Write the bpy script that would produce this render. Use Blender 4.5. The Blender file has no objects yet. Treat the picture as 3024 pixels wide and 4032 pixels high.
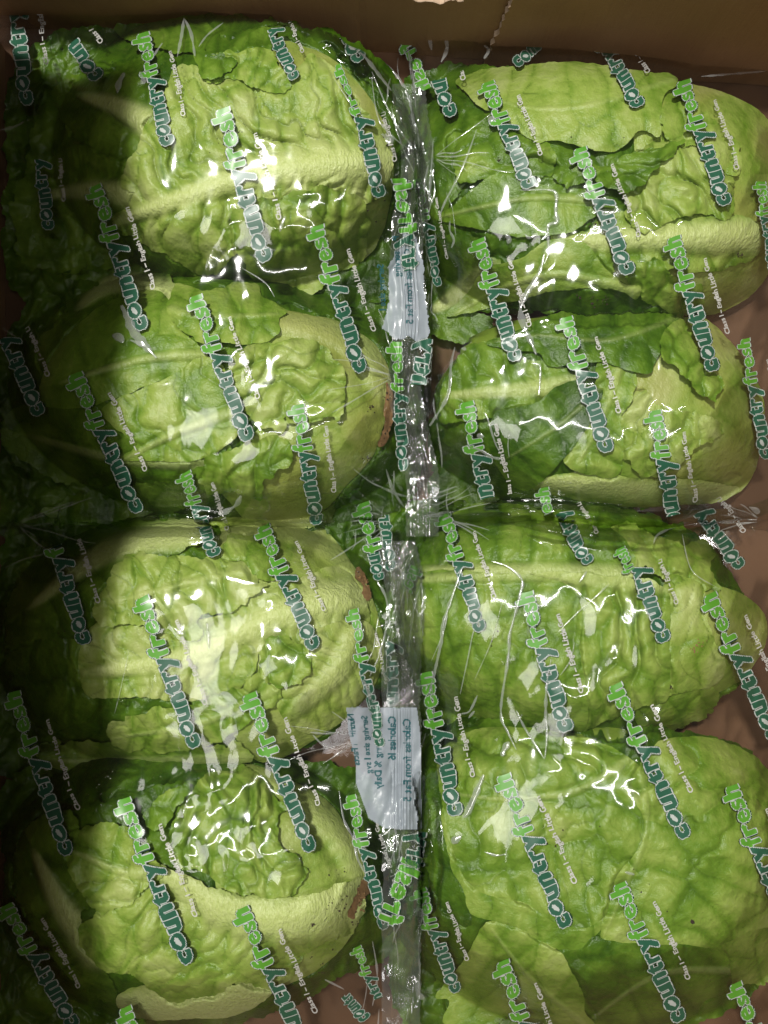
import bpy, math, random
import numpy as np
from mathutils import Vector
random.seed(7); np.random.seed(7)
sc = bpy.context.scene
COL = sc.collection

# ------------------------------------------------------------------ camera, world, lamps, exposure
W, Hh = 3024, 4032                      # pixels of the photograph, the unit of the traced outlines
CZ = 0.50                               # camera height above the bottom of the box
K = 2.7686e-4                           # tangent per photo pixel
cam = bpy.data.cameras.new('camera'); cam.sensor_fit = 'HORIZONTAL'; cam.sensor_width = 36
cam.lens = 18 / (1512 * K); cam.clip_start = 0.01; cam.clip_end = 50
co = bpy.data.objects.new('camera', cam); co.location = (0, 0, CZ); COL.objects.link(co); sc.camera = co
world = bpy.data.worlds.new('World'); sc.world = world; world.use_nodes = True
bg = world.node_tree.nodes['Background']; bg.inputs[0].default_value = (1.0, 0.93, 0.82, 1); bg.inputs[1].default_value = 0.045
def lamp(name, loc, aim, size, power, colour, size_y=None):
    l = bpy.data.lights.new(name, 'AREA'); l.shape = 'RECTANGLE'; l.size = size; l.size_y = size_y or size
    l.energy = power; l.color = colour
    o = bpy.data.objects.new(name, l); COL.objects.link(o); o.location = loc
    o.rotation_euler = (Vector(aim) - Vector(loc)).to_track_quat('-Z', 'Y').to_euler()
    return o
lamp('ceiling_lamp', (-0.34, 0.52, 1.80), (0, 0, 0.05), 0.14, 43, (1.0, 0.975, 0.92), 0.12)
lamp('veil_fill_light', (-0.40, -0.40, 2.1), (0, 0.05, 0), 0.75, 9, (1.0, 0.95, 0.93), 0.6)  # added fill, unseen: pale veils on the film, light on the far wall
lamp('streak_light', (0.42, -0.1, 2.2), (0.02, -0.1, 0), 0.03, 8, (1.0, 0.98, 0.95), 1.1)  # added strip, unseen: draws streak highlights along the film creases
sc.view_settings.view_transform = 'Standard'; sc.view_settings.look = 'None'
sc.view_settings.exposure = 0.0; sc.view_settings.gamma = 1
sc.cycles.transparent_max_bounces = 24; sc.cycles.max_bounces = 8

def unproject(px, py, z):
    """Place on the scene of a point of the photograph that lies at height z."""
    return (px - 1512) * K * (CZ - z), (2016 - py) * K * (CZ - z)

# ------------------------------------------------------------------ numeric noise
def _hash(ix, iy, seed):
    h = (ix.astype(np.int64) * 374761393 + iy.astype(np.int64) * 668265263 + seed * 2147483647 + 1013904223) & 0xffffffff
    h = ((h ^ (h >> 13)) * 1274126177) & 0xffffffff
    h = ((h ^ (h >> 15)) * 2246822519) & 0xffffffff
    return ((h ^ (h >> 16)) & 0xffffff) / float(0xffffff)
def perlin(x, y, seed=0):
    ix, iy = np.floor(x).astype(np.int64), np.floor(y).astype(np.int64)
    fx, fy = x - ix, y - iy
    u, v = fx * fx * fx * (fx * (fx * 6 - 15) + 10), fy * fy * fy * (fy * (fy * 6 - 15) + 10)
    def g(i, j):
        a = _hash(ix + i, iy + j, seed) * 6.2831853
        return np.cos(a) * (fx - i) + np.sin(a) * (fy - j)
    return ((g(0, 0) * (1 - u) + g(1, 0) * u) * (1 - v) + (g(0, 1) * (1 - u) + g(1, 1) * u) * v) * 1.5
def fbm(x, y, seed=0, octaves=3, gain=0.5):
    r = 0; a = 1
    for k in range(octaves):
        r = r + a * perlin(x * 2 ** k, y * 2 ** k, seed + 17 * k); a *= gain
    return r
def worley(x, y, seed=0, jitter=0.9):
    ix, iy = np.floor(x), np.floor(y)
    f1 = np.full(x.shape, 9.0); f2 = np.full(x.shape, 9.0); idv = np.zeros(x.shape)
    for i in (-1, 0, 1):
        for j in (-1, 0, 1):
            cx, cy = ix + i, iy + j
            a = _hash(cx, cy, seed); b = _hash(cx, cy, seed + 101)
            d = np.hypot(cx + 0.5 + (a - .5) * jitter - x, cy + 0.5 + (b - .5) * jitter - y)
            m = d < f1
            f2 = np.where(m, f1, np.minimum(f2, d)); idv = np.where(m, _hash(cx, cy, seed + 7), idv); f1 = np.where(m, d, f1)
    return f1, f2, idv
def blur(a, n=1, r=1):
    for _ in range(n):
        for ax in (0, 1):
            p = np.pad(a, [(r, r) if ax == k else (0, 0) for k in (0, 1)], mode='edge')
            s = 0
            for k in range(2 * r + 1):
                s = s + (p[k:k + a.shape[0]] if ax == 0 else p[:, k:k + a.shape[1]])
            a = s / (2 * r + 1)
    return a
def dilate(a, n=1):
    for _ in range(n):
        for ax in (0, 1):
            p = np.pad(a, [(1, 1) if ax == k else (0, 0) for k in (0, 1)], mode='edge')
            a = np.maximum(np.maximum(p[:-2], p[1:-1]), p[2:]) if ax == 0 else np.maximum(np.maximum(p[:, :-2], p[:, 1:-1]), p[:, 2:])
    return a
def smooth(a, b, x):
    t = np.clip((x - a) / (b - a), 0, 1); return t * t * (3 - 2 * t)

# ------------------------------------------------------------------ outlines
REG = {1: (0, 0), 2: (1464, 0), 3: (0, 1000), 4: (1464, 1000), 5: (0, 2000), 6: (1464, 2000), 7: (0, 2992), 8: (1464, 2992)}
def P(r, pts):
    ox, oy = REG[r]; k = 1 / 1.0635
    return np.array([(ox + x * k, oy + y * k) for x, y in pts], float)
def spline(p, closed=True, n=6):
    m = len(p); out = []
    for i in range(m if closed else m - 1):
        if closed: a, b, c, d = p[(i - 1) % m], p[i], p[(i + 1) % m], p[(i + 2) % m]
        else: a, b, c, d = p[max(i - 1, 0)], p[i], p[i + 1], p[min(i + 2, m - 1)]
        for k in range(n):
            t = k / n
            out.append(0.5 * ((2 * b) + (c - a) * t + (2 * a - 5 * b + 4 * c - d) * t * t + (3 * b - a - 3 * c + d) * t ** 3))
    if not closed: out.append(p[-1])
    return np.array(out)
def seg_dist(X, Y, A, B, want_s=False):
    """Distance to segments A-B (flat arrays); with want_s also arc length and signed side of the nearest one."""
    best = np.full(X.shape, 1e18); S = np.zeros(X.shape); T = np.zeros(X.shape); acc = 0.0
    for (ax, ay), (bx, by) in zip(A, B):
        dx, dy = bx - ax, by - ay; L2 = dx * dx + dy * dy + 1e-12
        u = np.clip(((X - ax) * dx + (Y - ay) * dy) / L2, 0, 1)
        ex, ey = X - ax - u * dx, Y - ay - u * dy
        d2 = ex * ex + ey * ey; m = d2 < best; best = np.where(m, d2, best)
        if want_s:
            L = math.sqrt(L2); S = np.where(m, acc + u * L, S)
            T = np.where(m, np.sign(dx * ey - dy * ex), T); acc += L
    d = np.sqrt(best)
    return (d, S, T * d, acc) if want_s else d
def inside(X, Y, A, B):
    c = np.zeros(X.shape, bool)
    for (ax, ay), (bx, by) in zip(A, B):
        if ay == by: continue
        m = ((ay > Y) != (by > Y)) & (X < (bx - ax) * (Y - ay) / (by - ay) + ax); c ^= m
    return c
def sdf(X, Y, poly):
    A, B = poly, np.roll(poly, -1, 0)
    d = seg_dist(X, Y, A, B); return np.where(inside(X, Y, A, B), -d, d)

# ------------------------------------------------------------------ objects and meshes
def link(o, parent=None):
    COL.objects.link(o)
    if parent is not None: o.parent = parent
    return o
def thing(name, label, cat, loc=(0, 0, 0), group=None, kind=None):
    o = bpy.data.objects.new(name, None); o.empty_display_size = .01; COL.objects.link(o); o.location = loc
    if label: o['label'] = label
    if cat: o['category'] = cat
    if group: o['group'] = group
    if kind: o['kind'] = kind
    return o
def npmesh(name, V, F, mat, parent=None, data=None, smooth_=True, fmat=None, stuff=False, label=None):
    """One mesh object from arrays of vertices (world space) and equal-sized faces."""
    V = np.asarray(V, np.float32); F = np.asarray(F, np.int32)
    if parent is not None: V = V - np.array(parent.location, np.float32)
    me = bpy.data.meshes.new(name); n = F.shape[1]
    me.vertices.add(len(V)); me.vertices.foreach_set('co', V.ravel())
    me.loops.add(F.size); me.loops.foreach_set('vertex_index', F.ravel())
    me.polygons.add(len(F)); me.polygons.foreach_set('loop_start', np.arange(0, F.size, n, dtype=np.int32))
    me.polygons.foreach_set('use_smooth', np.full(len(F), smooth_))
    for m in (mat if isinstance(mat, list) else [mat]): me.materials.append(m)
    if fmat is not None: me.polygons.foreach_set('material_index', np.asarray(fmat, np.int32))
    if data is not None:
        at = me.attributes.new('pigment_shade', 'FLOAT_COLOR', 'POINT'); at.data.foreach_set('color', np.asarray(data, np.float32).ravel())
    me.update(calc_edges=True); me.validate()
    o = bpy.data.objects.new(name, me); link(o, parent)
    if stuff: o['kind'] = 'stuff'
    if label: o['label'] = label
    return o
def grid_faces(mask):
    """Quads of a grid (rows go down the picture) where mask holds; vertex order faces up."""
    r, c = mask.shape; idx = np.arange((r + 1) * (c + 1)).reshape(r + 1, c + 1)
    j, i = np.nonzero(mask)
    F = np.stack([idx[j, i], idx[j + 1, i], idx[j + 1, i + 1], idx[j, i + 1]], 1)
    u, inv = np.unique(F, return_inverse=True)
    return u, inv.reshape(F.shape)
def thin(mask_v, n=2):
    """Faces over every n-th grid vertex, for sheets that are smooth."""
    r, c = mask_v.shape; idx = np.arange(r * c).reshape(r, c)[::n, ::n]; m = mask_v[::n, ::n]
    k = m[:-1, :-1] & m[1:, :-1] & m[:-1, 1:] & m[1:, 1:]; j, i = np.nonzero(k)
    F = np.stack([idx[j, i], idx[j + 1, i], idx[j + 1, i + 1], idx[j, i + 1]], 1); u, inv = np.unique(F, return_inverse=True); return u, inv.reshape(F.shape)
def join_boxes(boxes):
    V = []; F = []
    for (x0, y0, z0, x1, y1, z1) in boxes:
        b = len(V)
        V += [(x0, y0, z0), (x1, y0, z0), (x1, y1, z0), (x0, y1, z0), (x0, y0, z1), (x1, y0, z1), (x1, y1, z1), (x0, y1, z1)]
        F += [[b + k for k in f] for f in ((0, 3, 2, 1), (4, 5, 6, 7), (0, 1, 5, 4), (1, 2, 6, 5), (2, 3, 7, 6), (3, 0, 4, 7))]
    return V, F

# ------------------------------------------------------------------ materials
def mat(name):
    m = bpy.data.materials.new(name); m.use_nodes = True; nt = m.node_tree; nt.nodes.clear()
    out = nt.nodes.new('ShaderNodeOutputMaterial'); return m, nt, out
def N(nt, t, **kw):
    n = nt.nodes.new(t)
    for k, v in kw.items():
        if isinstance(k, str) and hasattr(n, k): setattr(n, k, v)
    return n
def noise(nt, vec, scale, detail=4, rough=.55):
    n = nt.nodes.new('ShaderNodeTexNoise'); n.inputs['Scale'].default_value = scale; n.inputs['Detail'].default_value = detail
    n.inputs['Roughness'].default_value = rough; nt.links.new(vec, n.inputs['Vector']); return n.outputs[0]
def mixc(nt, f, a, b, mode='MIX'):
    n = nt.nodes.new('ShaderNodeMix'); n.data_type = 'RGBA'; n.blend_type = mode
    for s, v in ((n.inputs[0], f), (n.inputs[6], a), (n.inputs[7], b)):
        if hasattr(v, 'links') or isinstance(v, bpy.types.NodeSocket): nt.links.new(v, s)
        else: s.default_value = v if isinstance(v, float) else (*v, 1) if len(v) == 3 else v
    return n.outputs[2]
def mth(nt, op, a, b=0.0, clamp=False):
    n = nt.nodes.new('ShaderNodeMath'); n.operation = op; n.use_clamp = clamp
    for s, v in ((n.inputs[0], a), (n.inputs[1], b)):
        if isinstance(v, bpy.types.NodeSocket): nt.links.new(v, s)
        else: s.default_value = v
    return n.outputs[0]
def bump(nt, h, dist, strength=1.0, normal=None):
    n = nt.nodes.new('ShaderNodeBump'); n.inputs['Distance'].default_value = dist; n.inputs['Strength'].default_value = strength
    nt.links.new(h, n.inputs['Height'])
    if normal is not None: nt.links.new(normal, n.inputs['Normal'])
    return n.outputs[0]

def leaf_material():
    m, nt, out = mat('lettuce_leaf'); L = nt.links.new
    geo = nt.nodes.new('ShaderNodeNewGeometry'); pos = geo.outputs['Position']
    at = nt.nodes.new('ShaderNodeAttribute'); at.attribute_name = 'pigment_shade'
    sp = nt.nodes.new('ShaderNodeSeparateColor'); L(at.outputs['Color'], sp.inputs[0])
    rib, vein, tone = sp.outputs[0], sp.outputs[1], sp.outputs[2]
    n1 = noise(nt, pos, 45, 5); n2 = noise(nt, pos, 260, 4); n3 = noise(nt, pos, 1400, 3)
    t = mth(nt, 'ADD', tone, mth(nt, 'MULTIPLY', mth(nt, 'SUBTRACT', n1, 0.5), 0.75))
    t = mth(nt, 'ADD', t, mth(nt, 'MULTIPLY', mth(nt, 'SUBTRACT', n2, 0.5), 0.35), True)
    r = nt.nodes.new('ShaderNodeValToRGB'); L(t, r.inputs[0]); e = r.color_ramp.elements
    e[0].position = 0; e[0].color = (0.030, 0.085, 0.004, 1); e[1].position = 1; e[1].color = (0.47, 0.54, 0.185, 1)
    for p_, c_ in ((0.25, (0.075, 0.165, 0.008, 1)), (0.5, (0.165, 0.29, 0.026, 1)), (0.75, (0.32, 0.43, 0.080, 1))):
        x = r.color_ramp.elements.new(p_); x.color = c_
    # the rib is paler, speckled by its watery tissue
    sc_ = nt.nodes.new('ShaderNodeMapping'); L(pos, sc_.inputs[0]); sc_.inputs['Scale'].default_value = (1, .35, 1)
    n4 = noise(nt, sc_.outputs[0], 900, 2)
    ribc = mixc(nt, n4, (0.40, 0.50, 0.10), (0.74, 0.80, 0.38))
    c = mixc(nt, mth(nt, 'MULTIPLY', rib, 0.92), r.outputs[0], ribc)
    c = mixc(nt, mth(nt, 'MULTIPLY', vein, 0.80), c, (0.085, 0.15, 0.014))
    al = at.outputs['Alpha']      # tan bruising of the cut end
    c = mixc(nt, al, c, (0.36, 0.31, 0.085))
    b = nt.nodes.new('ShaderNodeBsdfPrincipled'); L(c, b.inputs['Base Color'])
    ro = mth(nt, 'ADD', mth(nt, 'MULTIPLY', n2, 0.22), 0.21); L(ro, b.inputs['Roughness'])
    b.inputs['Specular IOR Level'].default_value = .5
    h = mth(nt, 'ADD', mth(nt, 'MULTIPLY', n2, 1.0), mth(nt, 'MULTIPLY', n3, 0.35))
    h = mth(nt, 'ADD', h, mth(nt, 'MULTIPLY', mth(nt, 'MULTIPLY', n4, rib), 0.9))
    L(bump(nt, h, 0.0011, 0.75), b.inputs['Normal'])
    tr = nt.nodes.new('ShaderNodeBsdfTranslucent'); L(c, tr.inputs[0])
    mx = nt.nodes.new('ShaderNodeMixShader'); mx.inputs[0].default_value = .22
    L(b.outputs[0], mx.inputs[1]); L(tr.outputs[0], mx.inputs[2]); L(mx.outputs[0], out.inputs[0])
    return m
def film_material(name, base=0.04, gain=1.0, rough=0.045, bumps=0.00012, tint=(1, 1, 1), bscale=130, milk=0.0):
    """Thin clear film: straight transmission plus a mirror-like coat."""
    m, nt, out = mat(name); L = nt.links.new
    geo = nt.nodes.new('ShaderNodeNewGeometry'); pos = geo.outputs['Position']
    n1 = noise(nt, pos, bscale, 3); n2 = noise(nt, pos, bscale * 5, 2)
    h = mth(nt, 'ADD', n1, mth(nt, 'MULTIPLY', n2, 0.12))
    nm = bump(nt, h, bumps * 8, 1.0)
    fr = nt.nodes.new('ShaderNodeFresnel'); fr.inputs[0].default_value = 1.5; L(nm, fr.inputs[1])
    lw = nt.nodes.new('ShaderNodeLayerWeight'); lw.inputs[0].default_value = .25; L(nm, lw.inputs[1])
    f = mth(nt, 'ADD', mth(nt, 'MULTIPLY', lw.outputs[0], gain * .55), base, True)
    t = nt.nodes.new('ShaderNodeBsdfTransparent'); t.inputs[0].default_value = (*tint, 1)
    g = nt.nodes.new('ShaderNodeBsdfGlossy'); g.inputs['Roughness'].default_value = rough; L(nm, g.inputs['Normal'])
    mx = nt.nodes.new('ShaderNodeMixShader'); L(f, mx.inputs[0]); L(t.outputs[0], mx.inputs[1]); L(g.outputs[0], mx.inputs[2])
    if milk:
        d_ = nt.nodes.new('ShaderNodeBsdfDiffuse'); d_.inputs[0].default_value = (.85, .88, .86, 1)
        m2 = nt.nodes.new('ShaderNodeMixShader'); m2.inputs[0].default_value = milk; L(mx.outputs[0], m2.inputs[1]); L(d_.outputs[0], m2.inputs[2]); mx = m2
    L(mx.outputs[0], out.inputs[0]); return m
def ink(name, col, rough=.35, alpha=1.0, spec=.5):
    m, nt, out = mat(name); L = nt.links.new
    geo = nt.nodes.new('ShaderNodeNewGeometry')
    n1 = noise(nt, geo.outputs['Position'], 300, 2)
    c = mixc(nt, n1, tuple(x * .86 for x in col), tuple(min(1, x * 1.12) for x in col))
    b = nt.nodes.new('ShaderNodeBsdfPrincipled'); L(c, b.inputs['Base Color']); b.inputs['Roughness'].default_value = rough
    b.inputs['Specular IOR Level'].default_value = spec
    if alpha < 1:
        t = nt.nodes.new('ShaderNodeBsdfTransparent'); mx = nt.nodes.new('ShaderNodeMixShader'); mx.inputs[0].default_value = alpha
        L(t.outputs[0], mx.inputs[1]); L(b.outputs[0], mx.inputs[2]); L(mx.outputs[0], out.inputs[0])
    else: L(b.outputs[0], out.inputs[0])
    return m
def card_material():
    m, nt, out = mat('brown_cardboard'); L = nt.links.new
    geo = nt.nodes.new('ShaderNodeNewGeometry'); pos = geo.outputs['Position']
    n1 = noise(nt, pos, 22, 5); mp = nt.nodes.new('ShaderNodeMapping'); mp.inputs['Scale'].default_value = (1, 1, 5); L(pos, mp.inputs[0])
    n2 = noise(nt, mp.outputs[0], 420, 4, .7)
    c = mixc(nt, n1, (0.27, 0.138, 0.052), (0.38, 0.21, 0.090))
    c = mixc(nt, mth(nt, 'MULTIPLY', n2, .6), c, (0.18, 0.088, 0.034))
    m3 = nt.nodes.new('ShaderNodeMapping'); m3.inputs['Scale'].default_value = (1, .05, .03); L(pos, m3.inputs[0]); n3 = noise(nt, m3.outputs[0], 260, 2)
    n4 = noise(nt, pos, 9, 3); c = mixc(nt, mth(nt, 'MULTIPLY', n3, .35), c, (0.33, 0.19, 0.085))
    rs = nt.nodes.new('ShaderNodeMapRange'); rs.inputs[1].default_value = .56; rs.inputs[2].default_value = .66; L(n4, rs.inputs[0])
    c = mixc(nt, mth(nt, 'MULTIPLY', rs.outputs[0], .35), c, (0.13, 0.062, 0.026))
    b = nt.nodes.new('ShaderNodeBsdfPrincipled'); L(c, b.inputs['Base Color']); b.inputs['Roughness'].default_value = .8
    L(bump(nt, n3, .0012, .5, bump(nt, n2, .0006, .6)), b.inputs['Normal']); L(b.outputs[0], out.inputs[0]); return m
def plain(name, c1, c2, scale, rough=.7, bd=0.0004):
    m, nt, out = mat(name); L = nt.links.new
    geo = nt.nodes.new('ShaderNodeNewGeometry'); n1 = noise(nt, geo.outputs['Position'], scale, 5)
    b = nt.nodes.new('ShaderNodeBsdfPrincipled'); L(mixc(nt, n1, c1, c2), b.inputs['Base Color']); b.inputs['Roughness'].default_value = rough
    L(bump(nt, n1, bd, .8), b.inputs['Normal']); L(b.outputs[0], out.inputs[0]); return m
M_leaf = leaf_material(); M_film = film_material('clear_film', .055, 1.0, .085, .00001, bscale=60, milk=.003)
M_fold = film_material('folded_film', 0.20, 1.0, 0.17, 0.00001, bscale=300, milk=.16)  # milky white added to stand in for highlights along the creases
M_seal = film_material('crimped_film', 0.13, 1.0, 0.08, 0.00002, (.94, .96, .95), 400, milk=.035)
M_green = ink('dark_green_ink', (0.020, 0.088, 0.050)); M_edge = ink('deep_green_ink', (0.007, 0.040, 0.026))
M_lime = ink('lime_green_ink', (0.085, 0.27, 0.026)); M_white = ink('white_ink', (0.40, 0.43, 0.40))
M_word = ink('small_white_ink', (0.50, 0.49, 0.46), alpha=.85)
INK = [M_edge, M_white, M_green, M_lime, M_word]
M_pw = ink('white_panel_ink', (0.33, 0.37, 0.41), .35, alpha=.72); M_teal = ink('teal_text_ink', (0.02, 0.09, 0.10))
M_card = card_material(); M_cut = plain('torn_card_edge', (0.42, 0.30, 0.20), (0.55, 0.42, 0.30), 300, .9)
M_soil = plain('soil', (0.02, 0.013, 0.008), (0.05, 0.03, 0.018), 900, .9)
M_shaded = plain('shaded_cardboard', (0.075, 0.034, 0.012), (0.14, 0.066, 0.025), 30, .75, .0006)  # darker cardboard copy; shade of the gaps painted into the floor colour
M_scar = plain('brown_cut_stem', (0.14, 0.065, 0.022), (0.34, 0.21, 0.09), 500, .7)
M_table = plain('pale_worktop', (0.48, 0.38, 0.35), (0.55, 0.45, 0.42), 8, .5)
M_heart = plain('inner_leaf', (0.10, 0.17, 0.012), (0.20, 0.28, 0.03), 60, .6, .002)

# ------------------------------------------------------------------ the common height grid
G = 5.6
gx = np.arange(-240, 3264.1, G); gy = np.arange(-180, 4260.1, G)
GX, GY = np.meshgrid(gx, gy)
def window(pts, pad=30):
    i0 = max(0, int((pts[:, 0].min() - pad - gx[0]) / G)); i1 = min(len(gx), int((pts[:, 0].max() + pad - gx[0]) / G) + 2)
    j0 = max(0, int((pts[:, 1].min() - pad - gy[0]) / G)); j1 = min(len(gy), int((pts[:, 1].max() + pad - gy[0]) / G) + 2)
    return slice(j0, j1), slice(i0, i1)
#            name, centre x, y, half length, half width, tilt (deg), top z
HEADS = {
 'A1': (960, 560, 670, 500, -6, .072), 'A2': (860, 1560, 740, 440, 6, .070),
 'B1': (800, 2540, 740, 470, 2, .071), 'B2': (760, 3490, 700, 500, 4, .074),
 'C1': (2370, 720, 740, 520, 4, .072), 'C2': (2330, 1560, 690, 420, 6, .073),
 'D1': (2280, 2440, 720, 430, 4, .074), 'D2': (2340, 3380, 760, 600, 4, .077)}
def dome(h, X, Y, grow=1.0, drop=.030):
    cx, cy, a, b, t, top = HEADS[h]; t = math.radians(t); c, s = math.cos(t), math.sin(t)
    u = ((X - cx) * c + (Y - cy) * s) / (a * grow); v = (-(X - cx) * s + (Y - cy) * c) / (b * grow)
    r = np.sqrt(u * u + v * v)
    return np.maximum(top - drop * r ** 4.5, 0.019)
Z = np.full(GX.shape, 0.004)            # what is already there, seen from above
CAP = np.zeros(GX.shape)
for h in HEADS: CAP = np.maximum(CAP, dome(h, GX, GY, 1.04) + .0068)

# ------------------------------------------------------------------ a leaf
NL = [0]; PENDING = []; SPECKS = []; CEIL = np.full(GX.shape, .5)
def leaf(h, parent, r, pts, rib=None, rr=None, **kw):
    NL[0] += 1; PENDING.append((h, parent, r, pts, rib, NL[0] * 13, kw))
def flush():
    """Build the leaves of a head from the top one down: each lower leaf tucks in under the ones that lie on it."""
    n = len(PENDING)
    CEIL[CEIL < .036] = .5                              # low outer leaves of the neighbour give way to this head
    for q in range(n - 1, -1, -1):
        h, parent, r, pts, rib, seed, kw = PENDING[q]; build_leaf(h, parent, r, pts, rib, seed, order=q / max(1, n - 1), **kw)
    PENDING.clear()
def build_leaf(h, parent, r, pts, rib, seed, order=0, rw=(6.5, 1.2), tone=.6, grad=0.0, crump=1.0, fold=None, cell=(0.9, 13), jag=1.0,
         lift=.0013, curl=-.0006, tan=0.0, ang=0.0, name='leaf', label=None, veins=1.0, skin=None):
    """pts: outline in zoom pixels of region r; rib: its midrib from base to tip; crump, fold, cell: crumpling, folds and blisters in mm."""
    poly = spline(P(r, pts)); sl = window(poly, 24); X, Y = GX[sl], GY[sl]
    mm = 1 / 0.119                                     # photo pixels per mm at this height
    d = sdf(X, Y, poly)
    d = d + jag * (fbm(X / 75, Y / 75, seed, 3, .65) * 15)
    wx = fbm(X / 190, Y / 190, seed + 5, 2) * 5
    if rib is not None:
        rp = spline(P(r, rib), False, 5)
        dd, s, t, Ltot = seg_dist(X, Y, rp[:-1], rp[1:], True)
        s, t, Lm = s / mm, t / mm, Ltot / mm
        k = np.clip(s / Lm, 0, 1); w = rw[0] * (1 - k) ** .8 + rw[1]
        ribm = min(1, .03 + rw[0] / 5) * np.exp(-(t / w) ** 4 * .9) * (1 - smooth(.93, 1.0, k) * .6)
        z = (w * .50) * np.exp(-(t / w) ** 2 * 1.0)
        z = z + ribm * .22 * perlin(X / 12, Y / 45, seed + 2)
        z = z - .5 * w * .5 * np.exp(-((np.abs(t) - w * 1.45) / (w * .45)) ** 2)      # the blade dips beside the rib
    else:
        a = math.radians(ang); s = (X * math.cos(a) + Y * math.sin(a)) / mm; t = (-X * math.sin(a) + Y * math.cos(a)) / mm
        t = t - t.mean(); ribm = np.zeros(X.shape); z = np.zeros(X.shape); k = np.zeros(X.shape) + .5
    out_rib = 1 - ribm
    vein = np.zeros(X.shape)
    if fold is not None:                                # folds that run out from the rib towards the tip
        amp, wl = fold
        ph = (s - .45 * np.abs(t) + wx * 1.5) / wl + fbm(X / 420, Y / 420, seed + 9, 2) * 1.3
        fr = ph - np.floor(ph); rnd = .45 + 1.0 * _hash(np.floor(ph), np.sign(t) + 5, seed)
        bulge = (1 - (2 * fr - 1) ** 2) ** .75
        brk = .72 + .5 * perlin(X / 120, Y / 120, seed + 11)
        zf = 2.0 * amp * rnd * brk * (bulge - .5)
        z = z + zf * out_rib * (smooth(0, 6, np.abs(t)) if rib is not None else 1)
        cut = np.exp(-(np.minimum(fr, 1 - fr) * wl / .42) ** 2); vein = np.maximum(vein, cut * .7 * out_rib)
    # blisters puffed up between a net of veins
    a_, cs = cell[0] * 1.25, cell[1] * 1.2
    qx, qy = (s + wx * .8) / (cs * .82), (t + fbm(X / 150, Y / 150, seed + 6, 2) * 4) / (cs * 1.45)
    f1, f2, idv = worley(qx, qy, seed); e = f2 - f1
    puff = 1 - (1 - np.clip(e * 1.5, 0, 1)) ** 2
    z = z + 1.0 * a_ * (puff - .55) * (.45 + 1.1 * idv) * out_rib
    vmask = .35 + .65 * smooth(-.2, .3, perlin(X / 120, Y / 120, seed + 8))
    vein = np.maximum(vein, veins * np.exp(-(e * cs / .24) ** 2) * out_rib * vmask)
    f1, f2, id2 = worley(qx * 2.1 + 9, qy * 2.1, seed + 3); e = f2 - f1
    z = z + a_ * .20 * (1 - (1 - np.clip(e * 1.4, 0, 1)) ** 2 - .5) * (.3 + idv) * out_rib
    vein = np.maximum(vein, veins * .35 * np.exp(-(e * cs / 2.1 / .2) ** 2) * out_rib * vmask)
    # slow waves and crumpling
    z = z + crump * 1.5 * fbm(X / 210, Y / 210, seed + 20, 2, .5) * (.3 + .7 * out_rib)
    rg = 1 - np.abs(perlin(X / 115 + wx * .05, Y / 115, seed + 30)) * 2.2
    z = z + crump * .40 * np.clip(rg, 0, 1) ** 2 * out_rib
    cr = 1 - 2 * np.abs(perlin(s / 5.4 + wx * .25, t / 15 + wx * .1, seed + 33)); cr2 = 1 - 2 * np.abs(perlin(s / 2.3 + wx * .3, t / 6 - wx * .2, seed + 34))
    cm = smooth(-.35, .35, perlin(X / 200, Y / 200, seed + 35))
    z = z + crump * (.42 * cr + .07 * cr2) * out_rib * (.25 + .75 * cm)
    z = z + .9 * perlin(X / 360, Y / 360, seed + 40)
    ed = np.minimum(d, 0); edge = np.exp(-(ed / 34) ** 2)
    ruf = perlin(X / 85, Y / 85, seed + 50)
    z = z + crump * 1.3 * ruf * np.exp(-(ed / 60) ** 2) - curl * 500 * edge
    z = z * .001
    zz = dome(h, X, Y) - .0065 + order * .0050 + z
    c_ = CAP[sl]; over = zz - (c_ - .0030); zz = np.where(over > 0, c_ - .0030 + .0030 * (1 - np.exp(-over / .0030)), zz)
    C = CEIL[sl] - lift
    for _ in range(9):                                  # slope down under whatever covers this leaf
        p = np.pad(C, 1, mode='edge') + .0010
        C = np.minimum(C, np.minimum(np.minimum(p[:-2, 1:-1], p[2:, 1:-1]), np.minimum(p[1:-1, :-2], p[1:-1, 2:])))
    zz = np.minimum(zz, C)
    zz = np.maximum(zz, .0060 + .0030 * order + .0004 * list(HEADS).index(h))
    cen = (d[:-1, :-1] + d[1:, :-1] + d[:-1, 1:] + d[1:, 1:]) / 4 < 0
    gyy, gxx = np.gradient(d, G); g2 = np.maximum(gxx ** 2 + gyy ** 2, .3)
    snap = np.where(np.abs(d) < G * .75, d, 0) ; snap = np.where(d > 0, d, snap)
    full = np.zeros(X.shape, int); full[:-1, :-1] += cen; full[1:, :-1] += cen; full[:-1, 1:] += cen; full[1:, 1:] += cen
    bd = (full > 0) & (full < 4); snap = np.clip(np.where(bd, snap, 0), -G, G)
    SX, SY = X - snap * gxx / g2, Y - snap * gyy / g2
    hid = (CEIL[sl] < .4).astype(float); deep = blur(hid, 3, 2) > .999           # nothing to build far under another leaf
    keep = cen & ~(deep[:-1, :-1] & deep[1:, 1:])
    if keep.any():                                      # leave the sheet whole where the cut would part it
        j0, i0 = np.argwhere(keep)[0]; fl = np.zeros(keep.shape); fl[j0, i0] = 1; cnt = 0
        for _ in range(400):
            fl = dilate(fl, 3) * keep if False else np.where(keep, dilate(fl, 1), 0)
            if _ % 20 == 19:
                if fl.sum() == cnt: break
                cnt = fl.sum()
        if fl.sum() < keep.sum(): keep = cen
    ux, uy = unproject(SX, SY, zz)
    u, F = grid_faces(keep)
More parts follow.
